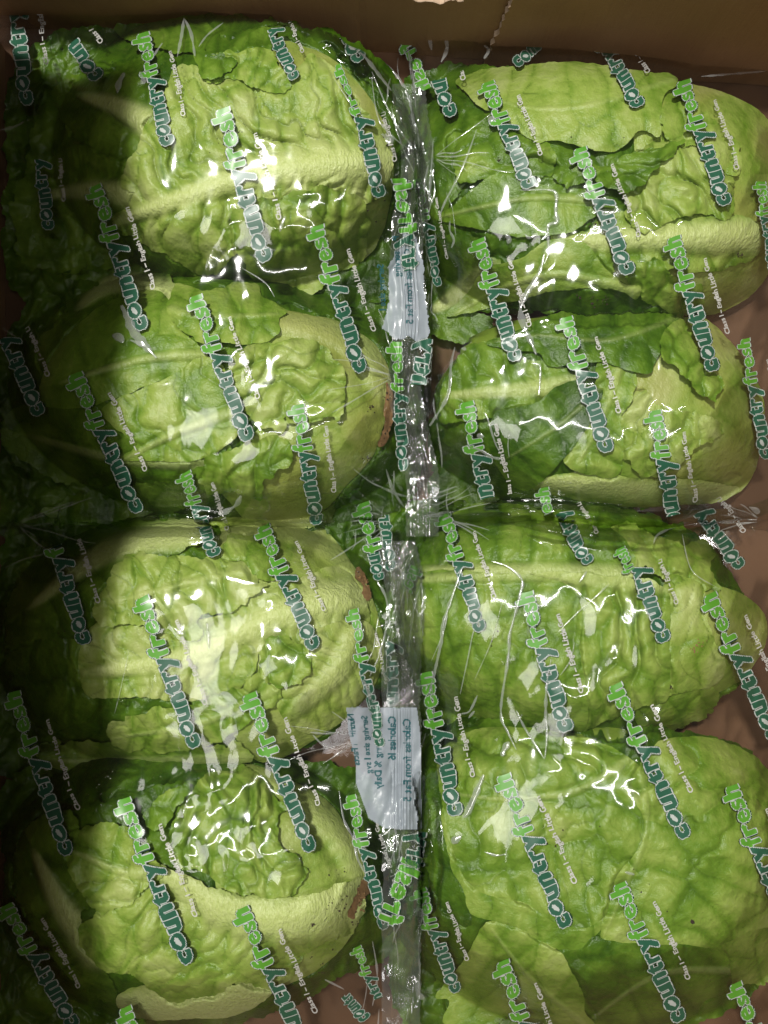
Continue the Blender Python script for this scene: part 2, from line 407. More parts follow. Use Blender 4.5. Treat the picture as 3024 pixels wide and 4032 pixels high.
    tn = tone - (.06 if tone < .6 else .07 if tan == 0 else .03) + grad * (k - .5) + .16 * (idv - .5) + .24 * (np.clip(puff, 0, 1) - .6) + .05 * cr * cm  # blister tops paler, hollows darker: relief shading put into the leaf colour
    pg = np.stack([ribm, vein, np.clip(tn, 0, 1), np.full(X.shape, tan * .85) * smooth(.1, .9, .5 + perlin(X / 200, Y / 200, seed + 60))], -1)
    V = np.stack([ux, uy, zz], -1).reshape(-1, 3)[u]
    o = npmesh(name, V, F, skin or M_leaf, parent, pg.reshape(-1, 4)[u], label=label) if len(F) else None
    m = (full > 0); Z[sl] = np.where(m, np.maximum(Z[sl], zz), Z[sl]); CEIL[sl] = np.where(m, np.minimum(CEIL[sl], zz), CEIL[sl])
    return o
def heart(h, parent):
    """The closed body of the head under its outer leaves."""
    cx, cy, a, b, t, top = HEADS[h]; nu, nv = 40, 20; t = math.radians(t); V = []; F = []
    rx, ry = a * K * .44 * .86, b * K * .44 * .84; zc = (top - .022 + .006) / 2; rz = (top - .022 - .006) / 2
    X0, Y0 = unproject(cx, cy, top - .02)
    for j in range(nv + 1):
        f = math.pi * j / nv
        for i in range(nu):
            g = 2 * math.pi * i / nu; w = 1 + .05 * math.sin(5 * g + j) * math.sin(f) + .03 * math.sin(11 * g + 2 * j)
            x, y = rx * math.sin(f) * math.cos(g) * w, ry * math.sin(f) * math.sin(g) * w
            V.append((X0 + x * math.cos(t) + y * math.sin(t), Y0 - x * math.sin(t) + y * math.cos(t), zc + rz * math.cos(f)))
    for j in range(nv):
        for i in range(nu): F.append((j * nu + i, (j + 1) * nu + i, (j + 1) * nu + (i + 1) % nu, j * nu + (i + 1) % nu))
    npmesh('heart', V, F, M_heart, parent)
def specks(*a): SPECKS.append(a)
def build_specks(parent, r, spots, n, mat_=None, name='soil', size=(3, 9)):
    V = []; F = []
    for (x, y, rad) in spots:
        for _ in range(n):
            px, py = P(r, [(x + random.gauss(0, rad), y + random.gauss(0, rad))])[0]
            i = int((px - gx[0]) / G); j = int((py - gy[0]) / G)
            if not (0 <= i < len(gx) and 0 <= j < len(gy)): continue
            z = Z[j, i] + .0002; s = random.uniform(*size) * .5 * K * .43; X0, Y0 = unproject(px, py, z); b = len(V)
            V.append((X0, Y0, z + s * .8))
            for q in range(6):
                a = q * math.pi / 3; e = s * random.uniform(.6, 1.3); V.append((X0 + e * math.cos(a), Y0 + e * math.sin(a), z))
            for q in range(6): F.append((b, b + 1 + q, b + 1 + (q + 1) % 6))
    if F: npmesh(name, V, F, mat_ or M_soil, parent, smooth_=False, stuff=True)

def lettuce(h, label):
    flush()
    cx, cy = HEADS[h][:2]; X0, Y0 = unproject(cx, cy, .03)
    t = thing('lettuce', label, 'lettuce', (X0, Y0, 0.006), 'little gem lettuces in the box')
    heart(h, t); return t

# ------------------------------------------------------------------ the eight lettuces, each built leaf by leaf from the bottom up
# A1: top of the left column
t = lettuce('A1', 'pale green lettuce at the top left with a broad ribbed leaf and pointed tip')
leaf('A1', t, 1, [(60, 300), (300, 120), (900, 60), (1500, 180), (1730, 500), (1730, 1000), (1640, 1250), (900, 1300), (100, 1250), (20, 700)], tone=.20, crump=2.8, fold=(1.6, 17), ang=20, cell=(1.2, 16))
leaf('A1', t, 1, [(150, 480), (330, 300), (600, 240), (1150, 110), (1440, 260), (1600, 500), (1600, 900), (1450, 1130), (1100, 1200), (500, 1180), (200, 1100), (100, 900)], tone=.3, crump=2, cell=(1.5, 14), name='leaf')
leaf('A1', t, 1, [(1100, 190), (1300, 205), (1440, 285), (1560, 430), (1640, 600), (1648, 760), (1610, 950), (1530, 1080), (1350, 1130), (1150, 1000), (1100, 600)], tone=.80, crump=.4, cell=(.15, 25), jag=.2, tan=.45, veins=.1, curl=.002)
leaf('A1', t, 1, [(60, 800), (230, 640), (330, 440), (480, 420), (640, 470), (700, 700), (620, 1000), (430, 1130), (130, 1120), (60, 980)], [(700, 850), (400, 800), (180, 820)], tone=.42, crump=2, cell=(1.3, 14))
leaf('A1', t, 1, [(240, 440), (330, 330), (480, 300), (660, 380), (690, 560), (590, 660), (420, 640), (300, 560)], [(690, 560), (500, 450), (330, 400)], tone=.38, crump=1.6, cell=(1.4, 15))
leaf('A1', t, 1, [(560, 180), (480, 110), (600, 60), (740, 45), (830, 60), (880, 110), (960, 165), (1040, 140), (1110, 112), (1170, 150), (1180, 205), (1080, 225), (950, 240), (820, 225), (690, 215)], tone=.42, crump=2.4, fold=(1.4, 9), ang=10, cell=(.8, 9))
leaf('A1', t, 1, [(465, 935), (560, 820), (500, 760), (560, 640), (640, 480), (740, 280), (860, 300), (960, 260), (1200, 300), (1310, 230), (1420, 310), (1540, 470), (1640, 640), (1610, 800), (1540, 850), (1400, 880), (1300, 1010), (1180, 1010), (1000, 1060), (900, 1150), (760, 1110), (600, 1020)],
     [(1640, 690), (1300, 690), (1000, 745), (700, 850), (470, 940)], rw=(6.8, 2.2), tone=.84, grad=-.1, crump=1.3, fold=(2.0, 11), cell=(.9, 13), jag=.8)
leaf('A1', t, 1, [(960, 900), (1090, 840), (1180, 830), (1330, 780), (1420, 800), (1530, 850), (1545, 1050), (1500, 1110), (1400, 1160), (1290, 1250), (1180, 1220), (1090, 1190), (1020, 1110), (980, 1010)], tone=.76, crump=1.8, cell=(2.2, 11))
leaf('A1', t, 1, [(840, 300), (870, 235), (950, 225), (1080, 205), (1160, 255), (1222, 365), (1150, 385), (1050, 350), (950, 330), (860, 345)], tone=.70, grad=0, crump=1.2, fold=(.8, 8), ang=20, cell=(.8, 9), lift=.002)
leaf('A1', t, 1, [(820, 200), (850, 190), (880, 230), (960, 240), (990, 260), (960, 300), (920, 330), (850, 330), (820, 280)], tone=.45, crump=1.6, cell=(1, 8), lift=.002)
specks(t, 1, [(1010, 560, 12), (1640, 620, 18), (1600, 900, 30), (880, 610, 30)], 5)
# A2
t = lettuce('A2', 'second lettuce down the left column, blistered heart showing beside a smooth rounded base')
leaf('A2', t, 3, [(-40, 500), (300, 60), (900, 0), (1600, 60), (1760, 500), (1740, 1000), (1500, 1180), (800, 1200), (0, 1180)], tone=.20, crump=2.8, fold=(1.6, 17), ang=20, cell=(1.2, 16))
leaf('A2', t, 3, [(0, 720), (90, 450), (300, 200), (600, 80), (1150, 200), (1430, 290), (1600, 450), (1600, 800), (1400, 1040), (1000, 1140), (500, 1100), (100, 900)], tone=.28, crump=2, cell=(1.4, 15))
leaf('A2', t, 3, [(1150, 245), (1300, 255), (1430, 288), (1560, 370), (1627, 480), (1642, 600), (1600, 740), (1560, 850), (1450, 970), (1370, 1060), (1260, 1130), (1080, 1140), (960, 1040), (900, 900), (1100, 700), (1100, 400)], [(1640, 560), (1500, 380), (1330, 300), (1160, 285)], rw=(3, 4.5), tone=.80, crump=.4, cell=(.15, 25), jag=.15, tan=.4, veins=.1, curl=.0015)
leaf('A2', t, 3, [(150, 400), (260, 250), (330, 30), (480, -30), (640, 20), (760, 160), (800, 330), (700, 420), (400, 480), (220, 520)], [(800, 200), (500, 120), (320, 230)], tone=.36, crump=2, cell=(1.3, 15))
leaf('A2', t, 3, [(20, 800), (0, 720), (100, 640), (340, 600), (480, 650), (560, 780), (740, 850), (960, 800), (930, 880), (800, 950), (640, 968), (480, 975), (250, 945), (110, 880)], [(900, 880), (500, 860), (120, 760)], rw=(2, 1), tone=.36, crump=.9, cell=(.4, 20), veins=.5)
leaf('A2', t, 3, [(180, 1080), (330, 1010), (480, 975), (640, 960), (860, 890), (940, 820), (900, 960), (790, 1060), (640, 1110), (400, 1125)], tone=.33, crump=1.2, cell=(.7, 18))
leaf('A2', t, 3, [(620, 150), (700, 180), (760, 320), (870, 425), (740, 500), (600, 560), (450, 615), (340, 645), (180, 632), (170, 540), (220, 430), (300, 320), (420, 220), (520, 170)], [(870, 420), (600, 440), (250, 540)], rw=(2, .6), tone=.60, grad=-.15, crump=.9, cell=(.4, 22), jag=.3, veins=.7, curl=.002)
leaf('A2', t, 3, [(840, 430), (930, 460), (975, 600), (1005, 720), (960, 792), (870, 852), (760, 872), (600, 866), (498, 862), (560, 800), (470, 720), (430, 640), (600, 562), (740, 495)], [(1000, 650), (760, 740), (520, 860)], rw=(2.2, .7), tone=.70, crump=1.1, fold=(1.0, 14), cell=(.7, 16), jag=.3, lift=.0016)
leaf('A2', t, 3, [(840, 860), (930, 825), (1040, 800), (1150, 760), (1235, 830), (1190, 900), (1100, 960), (1090, 1030), (980, 990), (900, 1015), (850, 970), (860, 900)], tone=.62, crump=2.2, cell=(2.2, 11), lift=.0015)
leaf('A2', t, 3, [(980, 430), (1060, 370), (1180, 360), (1350, 375), (1430, 480), (1452, 560), (1432, 690), (1390, 682), (1340, 695), (1270, 725), (1195, 690), (1180, 755), (1080, 705), (1020, 640), (965, 560)], tone=.82, crump=1.6, fold=(1.5, 12), ang=65, cell=(2.4, 13), lift=.0012)
leaf('A2', t, 3, [(700, 240), (740, 130), (870, 150), (1000, 120), (1080, 125), (1110, 180), (1205, 240), (1170, 268), (1165, 330), (1090, 378), (960, 372), (880, 382), (780, 335)], [(720, 230), (900, 260), (1180, 250)], rw=(1.2, .5), tone=.66, crump=1.4, cell=(1.2, 14), jag=.5, lift=.0018)
leaf('A2', t, 3, [(1615, 540), (1640, 560), (1650, 640), (1640, 740), (1608, 800), (1590, 770), (1610, 700), (1618, 620)], crump=.8, cell=(.5, 6), jag=.8, skin=M_scar, name='cut_stem')
specks(t, 3, [(1615, 600, 22), (1550, 870, 14), (1610, 760, 22), (1550, 650, 12)], 9)
# B1
t = lettuce('B1', 'third lettuce down the left column with a brown cut stem and tight curled knot')
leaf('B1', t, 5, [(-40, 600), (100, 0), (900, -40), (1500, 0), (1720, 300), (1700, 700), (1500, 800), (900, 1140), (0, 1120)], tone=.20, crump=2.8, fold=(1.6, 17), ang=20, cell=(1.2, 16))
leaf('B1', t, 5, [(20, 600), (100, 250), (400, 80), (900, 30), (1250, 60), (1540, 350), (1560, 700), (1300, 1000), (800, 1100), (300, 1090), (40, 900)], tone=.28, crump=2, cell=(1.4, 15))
leaf('B1', t, 5, [(820, 70), (1050, 8), (1230, 28), (1370, 100), (1480, 240), (1548, 350), (1608, 560), (1580, 720), (1480, 850), (1320, 970), (1100, 1065), (960, 900), (1000, 600), (900, 300), (850, 150)], [(1540, 350), (1380, 160), (1150, 90), (900, 130)], rw=(2.5, 3.5), tone=.82, crump=.5, cell=(.2, 25), jag=.15, tan=.15, veins=.1)
leaf('B1', t, 5, [(40, 580), (60, 330), (250, 130), (540, 55), (850, 60), (900, 120), (700, 210), (520, 240), (410, 420), (380, 540), (200, 580)], [(800, 100), (450, 180), (120, 420)], tone=.34, crump=1.8, cell=(1.1, 16))
leaf('B1', t, 5, [(10, 860), (20, 640), (180, 560), (400, 600), (420, 780), (380, 880), (200, 930)], tone=.32, crump=1.6, cell=(1.2, 15))
leaf('B1', t, 5, [(330, 620), (400, 480), (560, 490), (700, 500), (860, 460), (960, 430), (1090, 350), (1250, 300), (1400, 240), (1510, 330), (1545, 480), (1440, 620), (1280, 640), (1100, 600), (1050, 720), (900, 800), (780, 810), (560, 790), (370, 790)],
     [(1520, 350), (1300, 400), (1080, 480), (850, 600), (600, 660), (360, 690)], rw=(6, 2.2), tone=.88, grad=-.1, crump=1.2, fold=(1.2, 11), cell=(.7, 13), jag=.5)
leaf('B1', t, 5, [(540, 190), (680, 200), (760, 190), (900, 210), (1000, 190), (1060, 260), (1090, 305), (1128, 322), (1060, 372), (960, 440), (850, 452), (842, 545), (760, 545), (600, 495), (410, 485), (400, 400), (490, 230)], [(1050, 250), (800, 310), (450, 400)], rw=(1.5, .6), tone=.80, crump=1.7, fold=(1.2, 14), cell=(1.6, 14), jag=.9, lift=.0015)
leaf('B1', t, 5, [(925, 200), (960, 108), (1030, 120), (1110, 88), (1135, 200), (1190, 285), (1120, 300), (1060, 268), (990, 225)], tone=.70, crump=1.9, cell=(1.6, 10), lift=.0012)
leaf('B1', t, 5, [(1260, 560), (1400, 480), (1540, 480), (1596, 600), (1555, 740), (1480, 850), (1340, 950), (1200, 900), (1150, 760), (1230, 700)], [(1540, 470), (1400, 700), (1230, 860)], rw=(3, 3), tone=.83, crump=.6, fold=(.6, 6), cell=(.3, 18), jag=.2, tan=.1, veins=.3)
leaf('B1', t, 5, [(170, 1070), (200, 985), (480, 985), (700, 1015), (860, 1000), (1010, 990), (1070, 1050), (900, 1095), (600, 1115), (300, 1110)], [(1060, 1050), (700, 1060), (220, 1060)], rw=(2, 1), tone=.62, crump=1, cell=(.7, 14))
leaf('B1', t, 5, [(460, 900), (570, 880), (650, 840), (820, 820), (1000, 750), (1110, 690), (1180, 760), (1110, 850), (950, 965), (860, 1000), (700, 1030), (480, 1000)], [(1150, 760), (850, 900), (500, 960)], rw=(1.5, .6), tone=.70, crump=1.9, fold=(1.2, 12), cell=(1.6, 12), lift=.0016)
leaf('B1', t, 5, [(1080, 640), (1110, 560), (1200, 545), (1290, 600), (1285, 700), (1210, 750), (1130, 735)], tone=.66, crump=2.6, cell=(2.6, 8), lift=.002)
leaf('B1', t, 5, [(1488, 250), (1512, 255), (1535, 300), (1552, 365), (1535, 372), (1508, 330), (1492, 290)], crump=.8, cell=(.5, 6), jag=.8, skin=M_scar, name='cut_stem')
specks(t, 5, [(1525, 310, 12)], 12, M_scar, 'cut_stem', (5, 12))
specks(t, 5, [(250, 560, 25), (1500, 260, 12)], 6)
# B2
t = lettuce('B2', 'bottom left lettuce with a wide yellow-green rib and upright bright green folds')
leaf('B2', t, 7, [(20, 520), (60, 60), (900, -20), (1540, 60), (1660, 400), (1640, 800), (1440, 900), (1200, 1040), (800, 1120), (-40, 1120)], tone=.20, crump=2.8, fold=(1.6, 17), ang=20, cell=(1.2, 16))
leaf('B2', t, 7, [(60, 520), (100, 300), (300, 200), (1000, 60), (1350, 200), (1480, 480), (1380, 800), (1100, 1000), (600, 1060), (300, 900), (120, 720)], tone=.28, crump=2, cell=(1.4, 15))
leaf('B2', t, 7, [(940, 100), (1030, 20), (1130, 45), (1240, 95), (1380, 180), (1480, 330), (1538, 470), (1515, 620), (1470, 740), (1380, 840), (1250, 922), (1100, 960), (950, 900), (900, 500)], [(1530, 480), (1420, 300), (1230, 120), (1050, 60)], rw=(2.5, 4.5), tone=.86, crump=.5, cell=(.2, 25), jag=.2, tan=.05, veins=.1)
leaf('B2', t, 7, [(100, 300), (270, 200), (330, 260), (300, 430), (380, 560), (340, 700), (420, 860), (500, 1000), (300, 920), (150, 720), (60, 520)], [(400, 800), (250, 600), (140, 380)], tone=.36, crump=1.8, cell=(1, 16))
leaf('B2', t, 7, [(495, 985), (630, 940), (800, 990), (950, 950), (1180, 900), (1150, 970), (1090, 1020), (980, 1070), (800, 1088), (600, 1085), (510, 1055)], [(1180, 940), (950, 1020), (720, 1045), (500, 1020)], rw=(5.5, 5), tone=.95, crump=.8, cell=(.5, 10), jag=.3, veins=.2)
leaf('B2', t, 7, [(330, 740), (400, 640), (530, 560), (640, 440), (780, 480), (900, 540), (1100, 570), (1300, 560), (1500, 490), (1530, 520), (1500, 700), (1300, 800), (1210, 930), (1130, 960), (1000, 940), (870, 990), (720, 1010), (630, 960), (560, 900), (420, 880)],
     [(1520, 540), (1300, 640), (1100, 655), (900, 600), (760, 510), (640, 440)], rw=(9.0, 4.5), tone=.78, grad=-.05, crump=1.5, fold=(1.5, 13), cell=(1.2, 15), jag=.8)
leaf('B2', t, 7, [(260, 320), (320, 280), (430, 262), (560, 290), (640, 400), (680, 470), (600, 560), (490, 625), (430, 640), (350, 570), (280, 460)], [(680, 480), (520, 470), (300, 380)], rw=(2, .8), tone=.70, grad=-.2, crump=1.7, fold=(1.6, 12), cell=(1, 14), lift=.0016)
leaf('B2', t, 7, [(700, 340), (745, 210), (800, 120), (860, 60), (950, 45), (1010, 25), (1110, 80), (1165, 165), (1205, 200), (1155, 260), (1195, 365), (1245, 400), (1285, 500), (1200, 580), (1060, 570), (950, 540), (860, 475), (730, 430)], tone=.66, crump=2.3, fold=(2.8, 13), ang=-12, cell=(1.3, 12), lift=.0016, jag=.8)
leaf('B2', t, 7, [(600, 230), (680, 150), (780, 100), (800, 130), (740, 200), (700, 270), (640, 290)], tone=.45, crump=1.6, cell=(1, 10))
leaf('B2', t, 7, [(1512, 500), (1545, 515), (1540, 570), (1500, 610), (1478, 655), (1460, 640), (1478, 590), (1500, 550)], crump=.8, cell=(.5, 6), jag=.8, skin=M_scar, name='cut_stem')
specks(t, 7, [(1450, 610, 18), (1490, 680, 22), (1310, 690, 5), (1395, 600, 15), (1440, 480, 25), (1340, 840, 40)], 8)
specks(t, 7, [(1510, 580, 14), (1500, 620, 14)], 10, M_scar, 'cut_stem', (5, 12))
# C1
t = lettuce('C1', 'top right lettuce with a large flat pale leaf folded over its upper side')
leaf('C1', t, 2, [(120, 500), (200, 300), (600, 300), (1000, 700), (900, 1250), (400, 1300), (160, 1200)], tone=.20, crump=2.8, fold=(1.6, 17), ang=20, cell=(1.2, 16))
leaf('C1', t, 2, [(240, 500), (300, 400), (600, 330), (1250, 340), (1600, 500), (1700, 800), (1600, 1150), (1200, 1300), (600, 1280), (280, 1180), (230, 800)], tone=.24, crump=2, cell=(1.4, 15))
leaf('C1', t, 2, [(1180, 320), (1300, 345), (1420, 370), (1530, 410), (1640, 480), (1725, 620), (1735, 850), (1690, 1060), (1640, 1180), (1540, 1270), (1400, 1320), (1250, 1260), (1000, 1150), (1000, 1000), (1100, 800), (1100, 500)], tone=.76, crump=.4, cell=(.15, 25), jag=.15, tan=.5, veins=.1, curl=.002)
leaf('C1', t, 2, [(240, 560), (240, 450), (370, 400), (480, 500), (500, 640), (400, 760), (300, 900), (250, 760)], tone=.22, crump=1.6, cell=(1.2, 14))
leaf('C1', t, 4, [(240, 300), (230, 0), (400, -90), (560, 100), (420, 230), (480, 260), (520, 330), (400, 380), (270, 340)], [(500, 100), (380, 160), (250, 240)], tone=.30, crump=1.4, cell=(1.1, 15))
leaf('C1', t, 2, [(340, 570), (450, 510), (560, 515), (640, 570), (730, 600), (770, 660), (740, 740), (560, 750), (380, 760), (330, 660)], tone=.48, crump=1.8, fold=(1.4, 12), ang=70, cell=(1.2, 14))
leaf('C1', t, 2, [(740, 1090), (760, 985), (900, 960), (1000, 900), (1150, 880), (1300, 900), (1600, 920), (1650, 1060), (1400, 1140), (1150, 1130), (1000, 1150), (850, 1130)], [(1660, 985), (1300, 990), (1050, 995), (780, 1030)], rw=(5.5, 3.0), tone=.66, crump=1.2, fold=(1, 12), cell=(.8, 13))
leaf('C1', t, 2, [(1060, 700), (1180, 600), (1300, 540), (1420, 610), (1510, 740), (1520, 880), (1450, 915), (1350, 900), (1250, 930), (1150, 970), (1070, 900)], tone=.80, crump=1.9, fold=(2.2, 12), ang=-10, cell=(1.5, 11), lift=.0012)
leaf('C1', t, 2, [(1215, 440), (1290, 420), (1400, 470), (1530, 600), (1540, 720), (1480, 720), (1400, 620), (1300, 610), (1230, 570)], tone=.74, crump=1.6, cell=(1.6, 13), lift=.0013)
leaf('C1', t, 4, [(1060, 60), (1180, 30), (1260, 90), (1370, 130), (1400, 200), (1300, 260), (1200, 230), (1120, 180)], tone=.55, crump=1.8, cell=(1.8, 10))
leaf('C1', t, 4, [(310, 262), (390, 175), (480, 60), (620, 20), (720, -50), (800, -62), (900, -40), (980, 60), (1060, 125), (1125, 135), (1105, 190), (1020, 150), (800, 152), (650, 185), (500, 225)], [(1100, 160), (800, 90), (560, 140), (330, 260)], rw=(1.6, .7), tone=.72, grad=-.05, crump=.6, cell=(.35, 20), jag=.25, veins=.5, lift=.0016)
leaf('C1', t, 2, [(270, 915), (340, 860), (500, 735), (620, 725), (720, 775), (860, 765), (955, 870), (900, 932), (830, 972), (720, 988), (600, 988), (460, 962), (340, 938)], [(950, 840), (650, 830), (280, 910)], rw=(1.4, .6), tone=.50, grad=-.1, crump=.8, cell=(.5, 18), jag=.3, lift=.0018, veins=.7)
leaf('C1', t, 2, [(760, 740), (900, 685), (1000, 700), (1060, 655), (1180, 615), (1300, 585), (1265, 645), (1200, 700), (1130, 765), (1080, 805), (1000, 785), (930, 765), (850, 785)], tone=.46, crump=2.1, fold=(1.2, 9), ang=60, cell=(1.0, 10), lift=.002)
leaf('C1', t, 2, [(350, 335), (480, 290), (650, 268), (850, 258), (1000, 275), (1130, 295), (1250, 308), (1275, 350), (1225, 400), (1205, 500), (1205, 572), (1130, 545), (1080, 592), (1040, 622), (980, 637), (880, 612), (780, 592), (700, 597), (640, 570), (560, 500), (440, 440), (400, 390)],
     [(1270, 330), (900, 440), (600, 440), (360, 338)], rw=(.9, .4), tone=.76, grad=-.02, crump=.8, cell=(.5, 17), jag=.35, lift=.0022, curl=.002)
specks(t, 2, [(530, 660, 8), (910, 960, 25), (1550, 1070, 12), (900, 640, 60)], 8)
# C2
t = lettuce('C2', 'second lettuce down the right column, dark green leaf folded across it')
leaf('C2', t, 4, [(250, 900), (280, 560), (500, 380), (900, 250), (1300, 270), (1560, 460), (1560, 850), (1300, 1040), (700, 1080), (300, 1040)], tone=.26, crump=2, cell=(1.4, 15))
leaf('C2', t, 4, [(1200, 280), (1310, 265), (1400, 272), (1500, 365), (1600, 500), (1645, 650), (1622, 850), (1560, 980), (1460, 1030), (1300, 1050), (1000, 1040), (960, 800), (1060, 500)], tone=.78, crump=.4, cell=(.15, 25), jag=.15, tan=.42, veins=.1, curl=.002)
leaf('C2', t, 4, [(250, 1010), (270, 880), (350, 800), (500, 760), (620, 900), (700, 990), (540, 1030), (380, 1040)], tone=.24, crump=1.3, cell=(.9, 15))
leaf('C2', t, 4, [(290, 600), (320, 500), (390, 400), (480, 365), (580, 390), (640, 440), (760, 460), (880, 530), (830, 590), (700, 660), (560, 680), (400, 700), (290, 720)], [(880, 540), (600, 570), (310, 592)], rw=(3.4, 1.4), tone=.50, crump=1.5, fold=(1.6, 14), cell=(.8, 15))
leaf('C2', t, 4, [(660, 960), (900, 905), (1100, 940), (1250, 940), (1470, 960), (1540, 985), (1460, 1035), (1300, 1052), (1000, 1045), (760, 1010)], [(1540, 1000), (1300, 1010), (1000, 980), (680, 955)], rw=(4.5, 2.6), tone=.74, crump=.9, cell=(.5, 14), jag=.4)
leaf('C2', t, 4, [(1040, 690), (1100, 590), (1150, 565), (1180, 640), (1260, 655), (1450, 690), (1450, 765), (1330, 840), (1280, 905), (1150, 935), (1070, 860), (1030, 790)], tone=.84, crump=1.8, fold=(1.5, 12), ang=15, cell=(1.8, 12))
leaf('C2', t, 4, [(950, 450), (1040, 450), (1105, 500), (1095, 600), (1045, 690), (1050, 800), (1035, 930), (900, 920), (800, 860), (880, 720), (930, 590)], [(1040, 470), (960, 700), (860, 880)], rw=(1.5, .6), tone=.68, grad=0, crump=1.3, fold=(1.1, 13), cell=(.9, 15), jag=.4, lift=.0013)
leaf('C2', t, 4, [(500, 700), (530, 660), (620, 640), (700, 615), (770, 560), (860, 528), (950, 560), (965, 590), (905, 720), (825, 830), (700, 965), (620, 990), (540, 920), (490, 800)], [(960, 560), (780, 720), (560, 860)], rw=(.9, .4), tone=.24, grad=0, crump=.9, cell=(.8, 17), jag=.25, lift=.002, veins=.9)
leaf('C2', t, 4, [(480, 372), (600, 325), (720, 265), (850, 225), (1000, 238), (1130, 208), (1250, 222), (1310, 260), (1240, 350), (1195, 440), (1165, 500), (1080, 492), (1020, 472), (960, 452), (850, 462), (740, 472), (700, 415), (600, 405)], [(1290, 260), (1000, 360), (700, 340), (490, 372)], rw=(.9, .4), tone=.36, grad=0, crump=1.0, cell=(.9, 18), jag=.3, lift=.002)
leaf('C2', t, 4, [(1235, 310), (1320, 285), (1355, 380), (1385, 450), (1455, 510), (1478, 560), (1445, 600), (1468, 655), (1380, 585), (1300, 505), (1215, 430)], tone=.60, crump=2.2, cell=(1.8, 8), lift=.0022)
specks(t, 4, [(935, 200, 12), (980, 195, 10), (870, 185, 6), (1640, 800, 8)], 8)
# D1
t = lettuce('D1', 'third lettuce down the right column wrapped in a broad leaf with deep cross folds')
leaf('D1', t, 6, [(40, 500), (60, 60), (450, -80), (1000, -60), (1000, 900), (700, 1040), (200, 1000), (60, 900)], tone=.20, crump=2.8, fold=(1.6, 17), ang=20, cell=(1.2, 16))
leaf('D1', t, 6, [(120, 500), (200, 150), (450, -30), (900, -30), (1350, 100), (1560, 380), (1560, 700), (1250, 900), (700, 980), (300, 900)], tone=.30, crump=2, cell=(1.4, 15))
leaf('D1', t, 6, [(1240, 320), (1400, 320), (1500, 340), (1590, 385), (1650, 460), (1652, 560), (1600, 660), (1520, 740), (1420, 770), (1330, 700), (1250, 500)], tone=.78, crump=.4, cell=(.15, 25), jag=.15, tan=.25, veins=.1, curl=.002)
leaf('D1', t, 6, [(1090, 830), (1240, 770), (1430, 745), (1420, 850), (1270, 935), (1150, 930)], tone=.66, crump=1.6, cell=(1.4, 12))
leaf('D1', t, 6, [(980, 110), (1080, 70), (1180, 108), (1290, 150), (1385, 138), (1428, 190), (1425, 260), (1470, 330), (1400, 350), (1280, 330), (1150, 260), (1010, 220)], tone=.72, crump=2.2, cell=(2.0, 11))
leaf('D1', t, 6, [(180, 300), (260, 120), (330, 30), (450, -20), (640, -10), (800, 10), (960, 60), (1080, 160), (1090, 300), (900, 310), (600, 310), (300, 310)], [(1090, 290), (800, 275), (500, 265), (200, 262)], rw=(3.6, 2), tone=.46, grad=0, crump=1.3, fold=(1.5, 22), cell=(.8, 18), jag=.4)
leaf('D1', t, 6, [(1235, 288), (1330, 298), (1392, 340), (1405, 450), (1440, 560), (1478, 640), (1475, 700), (1400, 755), (1300, 775), (1225, 760), (1200, 500)], tone=.82, crump=.9, fold=(.7, 14), ang=5, cell=(.9, 15), jag=.5, lift=.0013)
leaf('D1', t, 6, [(660, 280), (900, 275), (1060, 295), (1200, 310), (1248, 400), (1248, 600), (1240, 790), (1130, 835), (980, 890), (870, 930), (800, 700), (700, 450)], [(1240, 300), (1000, 285), (640, 280)], rw=(3.4, 3.0), tone=.66, grad=0, crump=1.7, fold=(3.0, 15), cell=(1.0, 14), jag=.5, lift=.0012)
leaf('D1', t, 6, [(145, 350), (250, 262), (500, 272), (700, 285), (830, 330), (880, 450), (870, 600), (895, 760), (890, 930), (700, 948), (500, 962), (350, 935), (210, 760), (140, 550)], [(900, 275), (600, 275), (160, 300)], rw=(2.6, 1.6), tone=.58, grad=0, crump=1.2, fold=(1.2, 24), cell=(.7, 17), jag=.3, lift=.0014)
specks(t, 6, [(1370, 565, 14), (1360, 590, 10)], 14, M_scar, 'leaf_scar', (3, 7))
specks(t, 6, [(490, 545, 30), (1250, 750, 5)], 5)
# D2
t = lettuce('D2', 'bottom right lettuce closed in smooth veined wrapper leaves, dark green leaf below')
leaf('D2', t, 8, [(60, 900), (100, 300), (60, -200), (600, -260), (900, 100), (900, 900), (500, 1150), (200, 1150)], tone=.20, crump=2.8, fold=(1.6, 17), ang=20, cell=(1.2, 16))
leaf('D2', t, 8, [(200, 500), (210, 100), (400, -150), (900, -160), (1500, -80), (1700, 200), (1680, 800), (1400, 1100), (700, 1150), (320, 1060)], tone=.24, crump=2, cell=(1.4, 15))
leaf('D2', t, 8, [(1400, 800), (1560, 700), (1700, 650), (1700, 900), (1560, 940), (1460, 930)], tone=.6, crump=1, cell=(.8, 14))
leaf('D2', t, 8, [(200, 100), (300, 40), (360, 300), (420, 560), (400, 700), (300, 640), (220, 400)], tone=.24, crump=1.4, cell=(1, 14))
leaf('D2', t, 8, [(780, 800), (860, 765), (950, 740), (1100, 750), (1300, 765), (1450, 770), (1510, 900), (1480, 970), (1400, 1010), (1350, 1070), (1200, 1130), (900, 1130), (860, 950)], [(1500, 880), (1200, 900), (900, 1100)], rw=(1.2, .5), tone=.34, grad=0, crump=1.6, fold=(1.2, 22), cell=(1.0, 17), jag=.4, veins=.9)
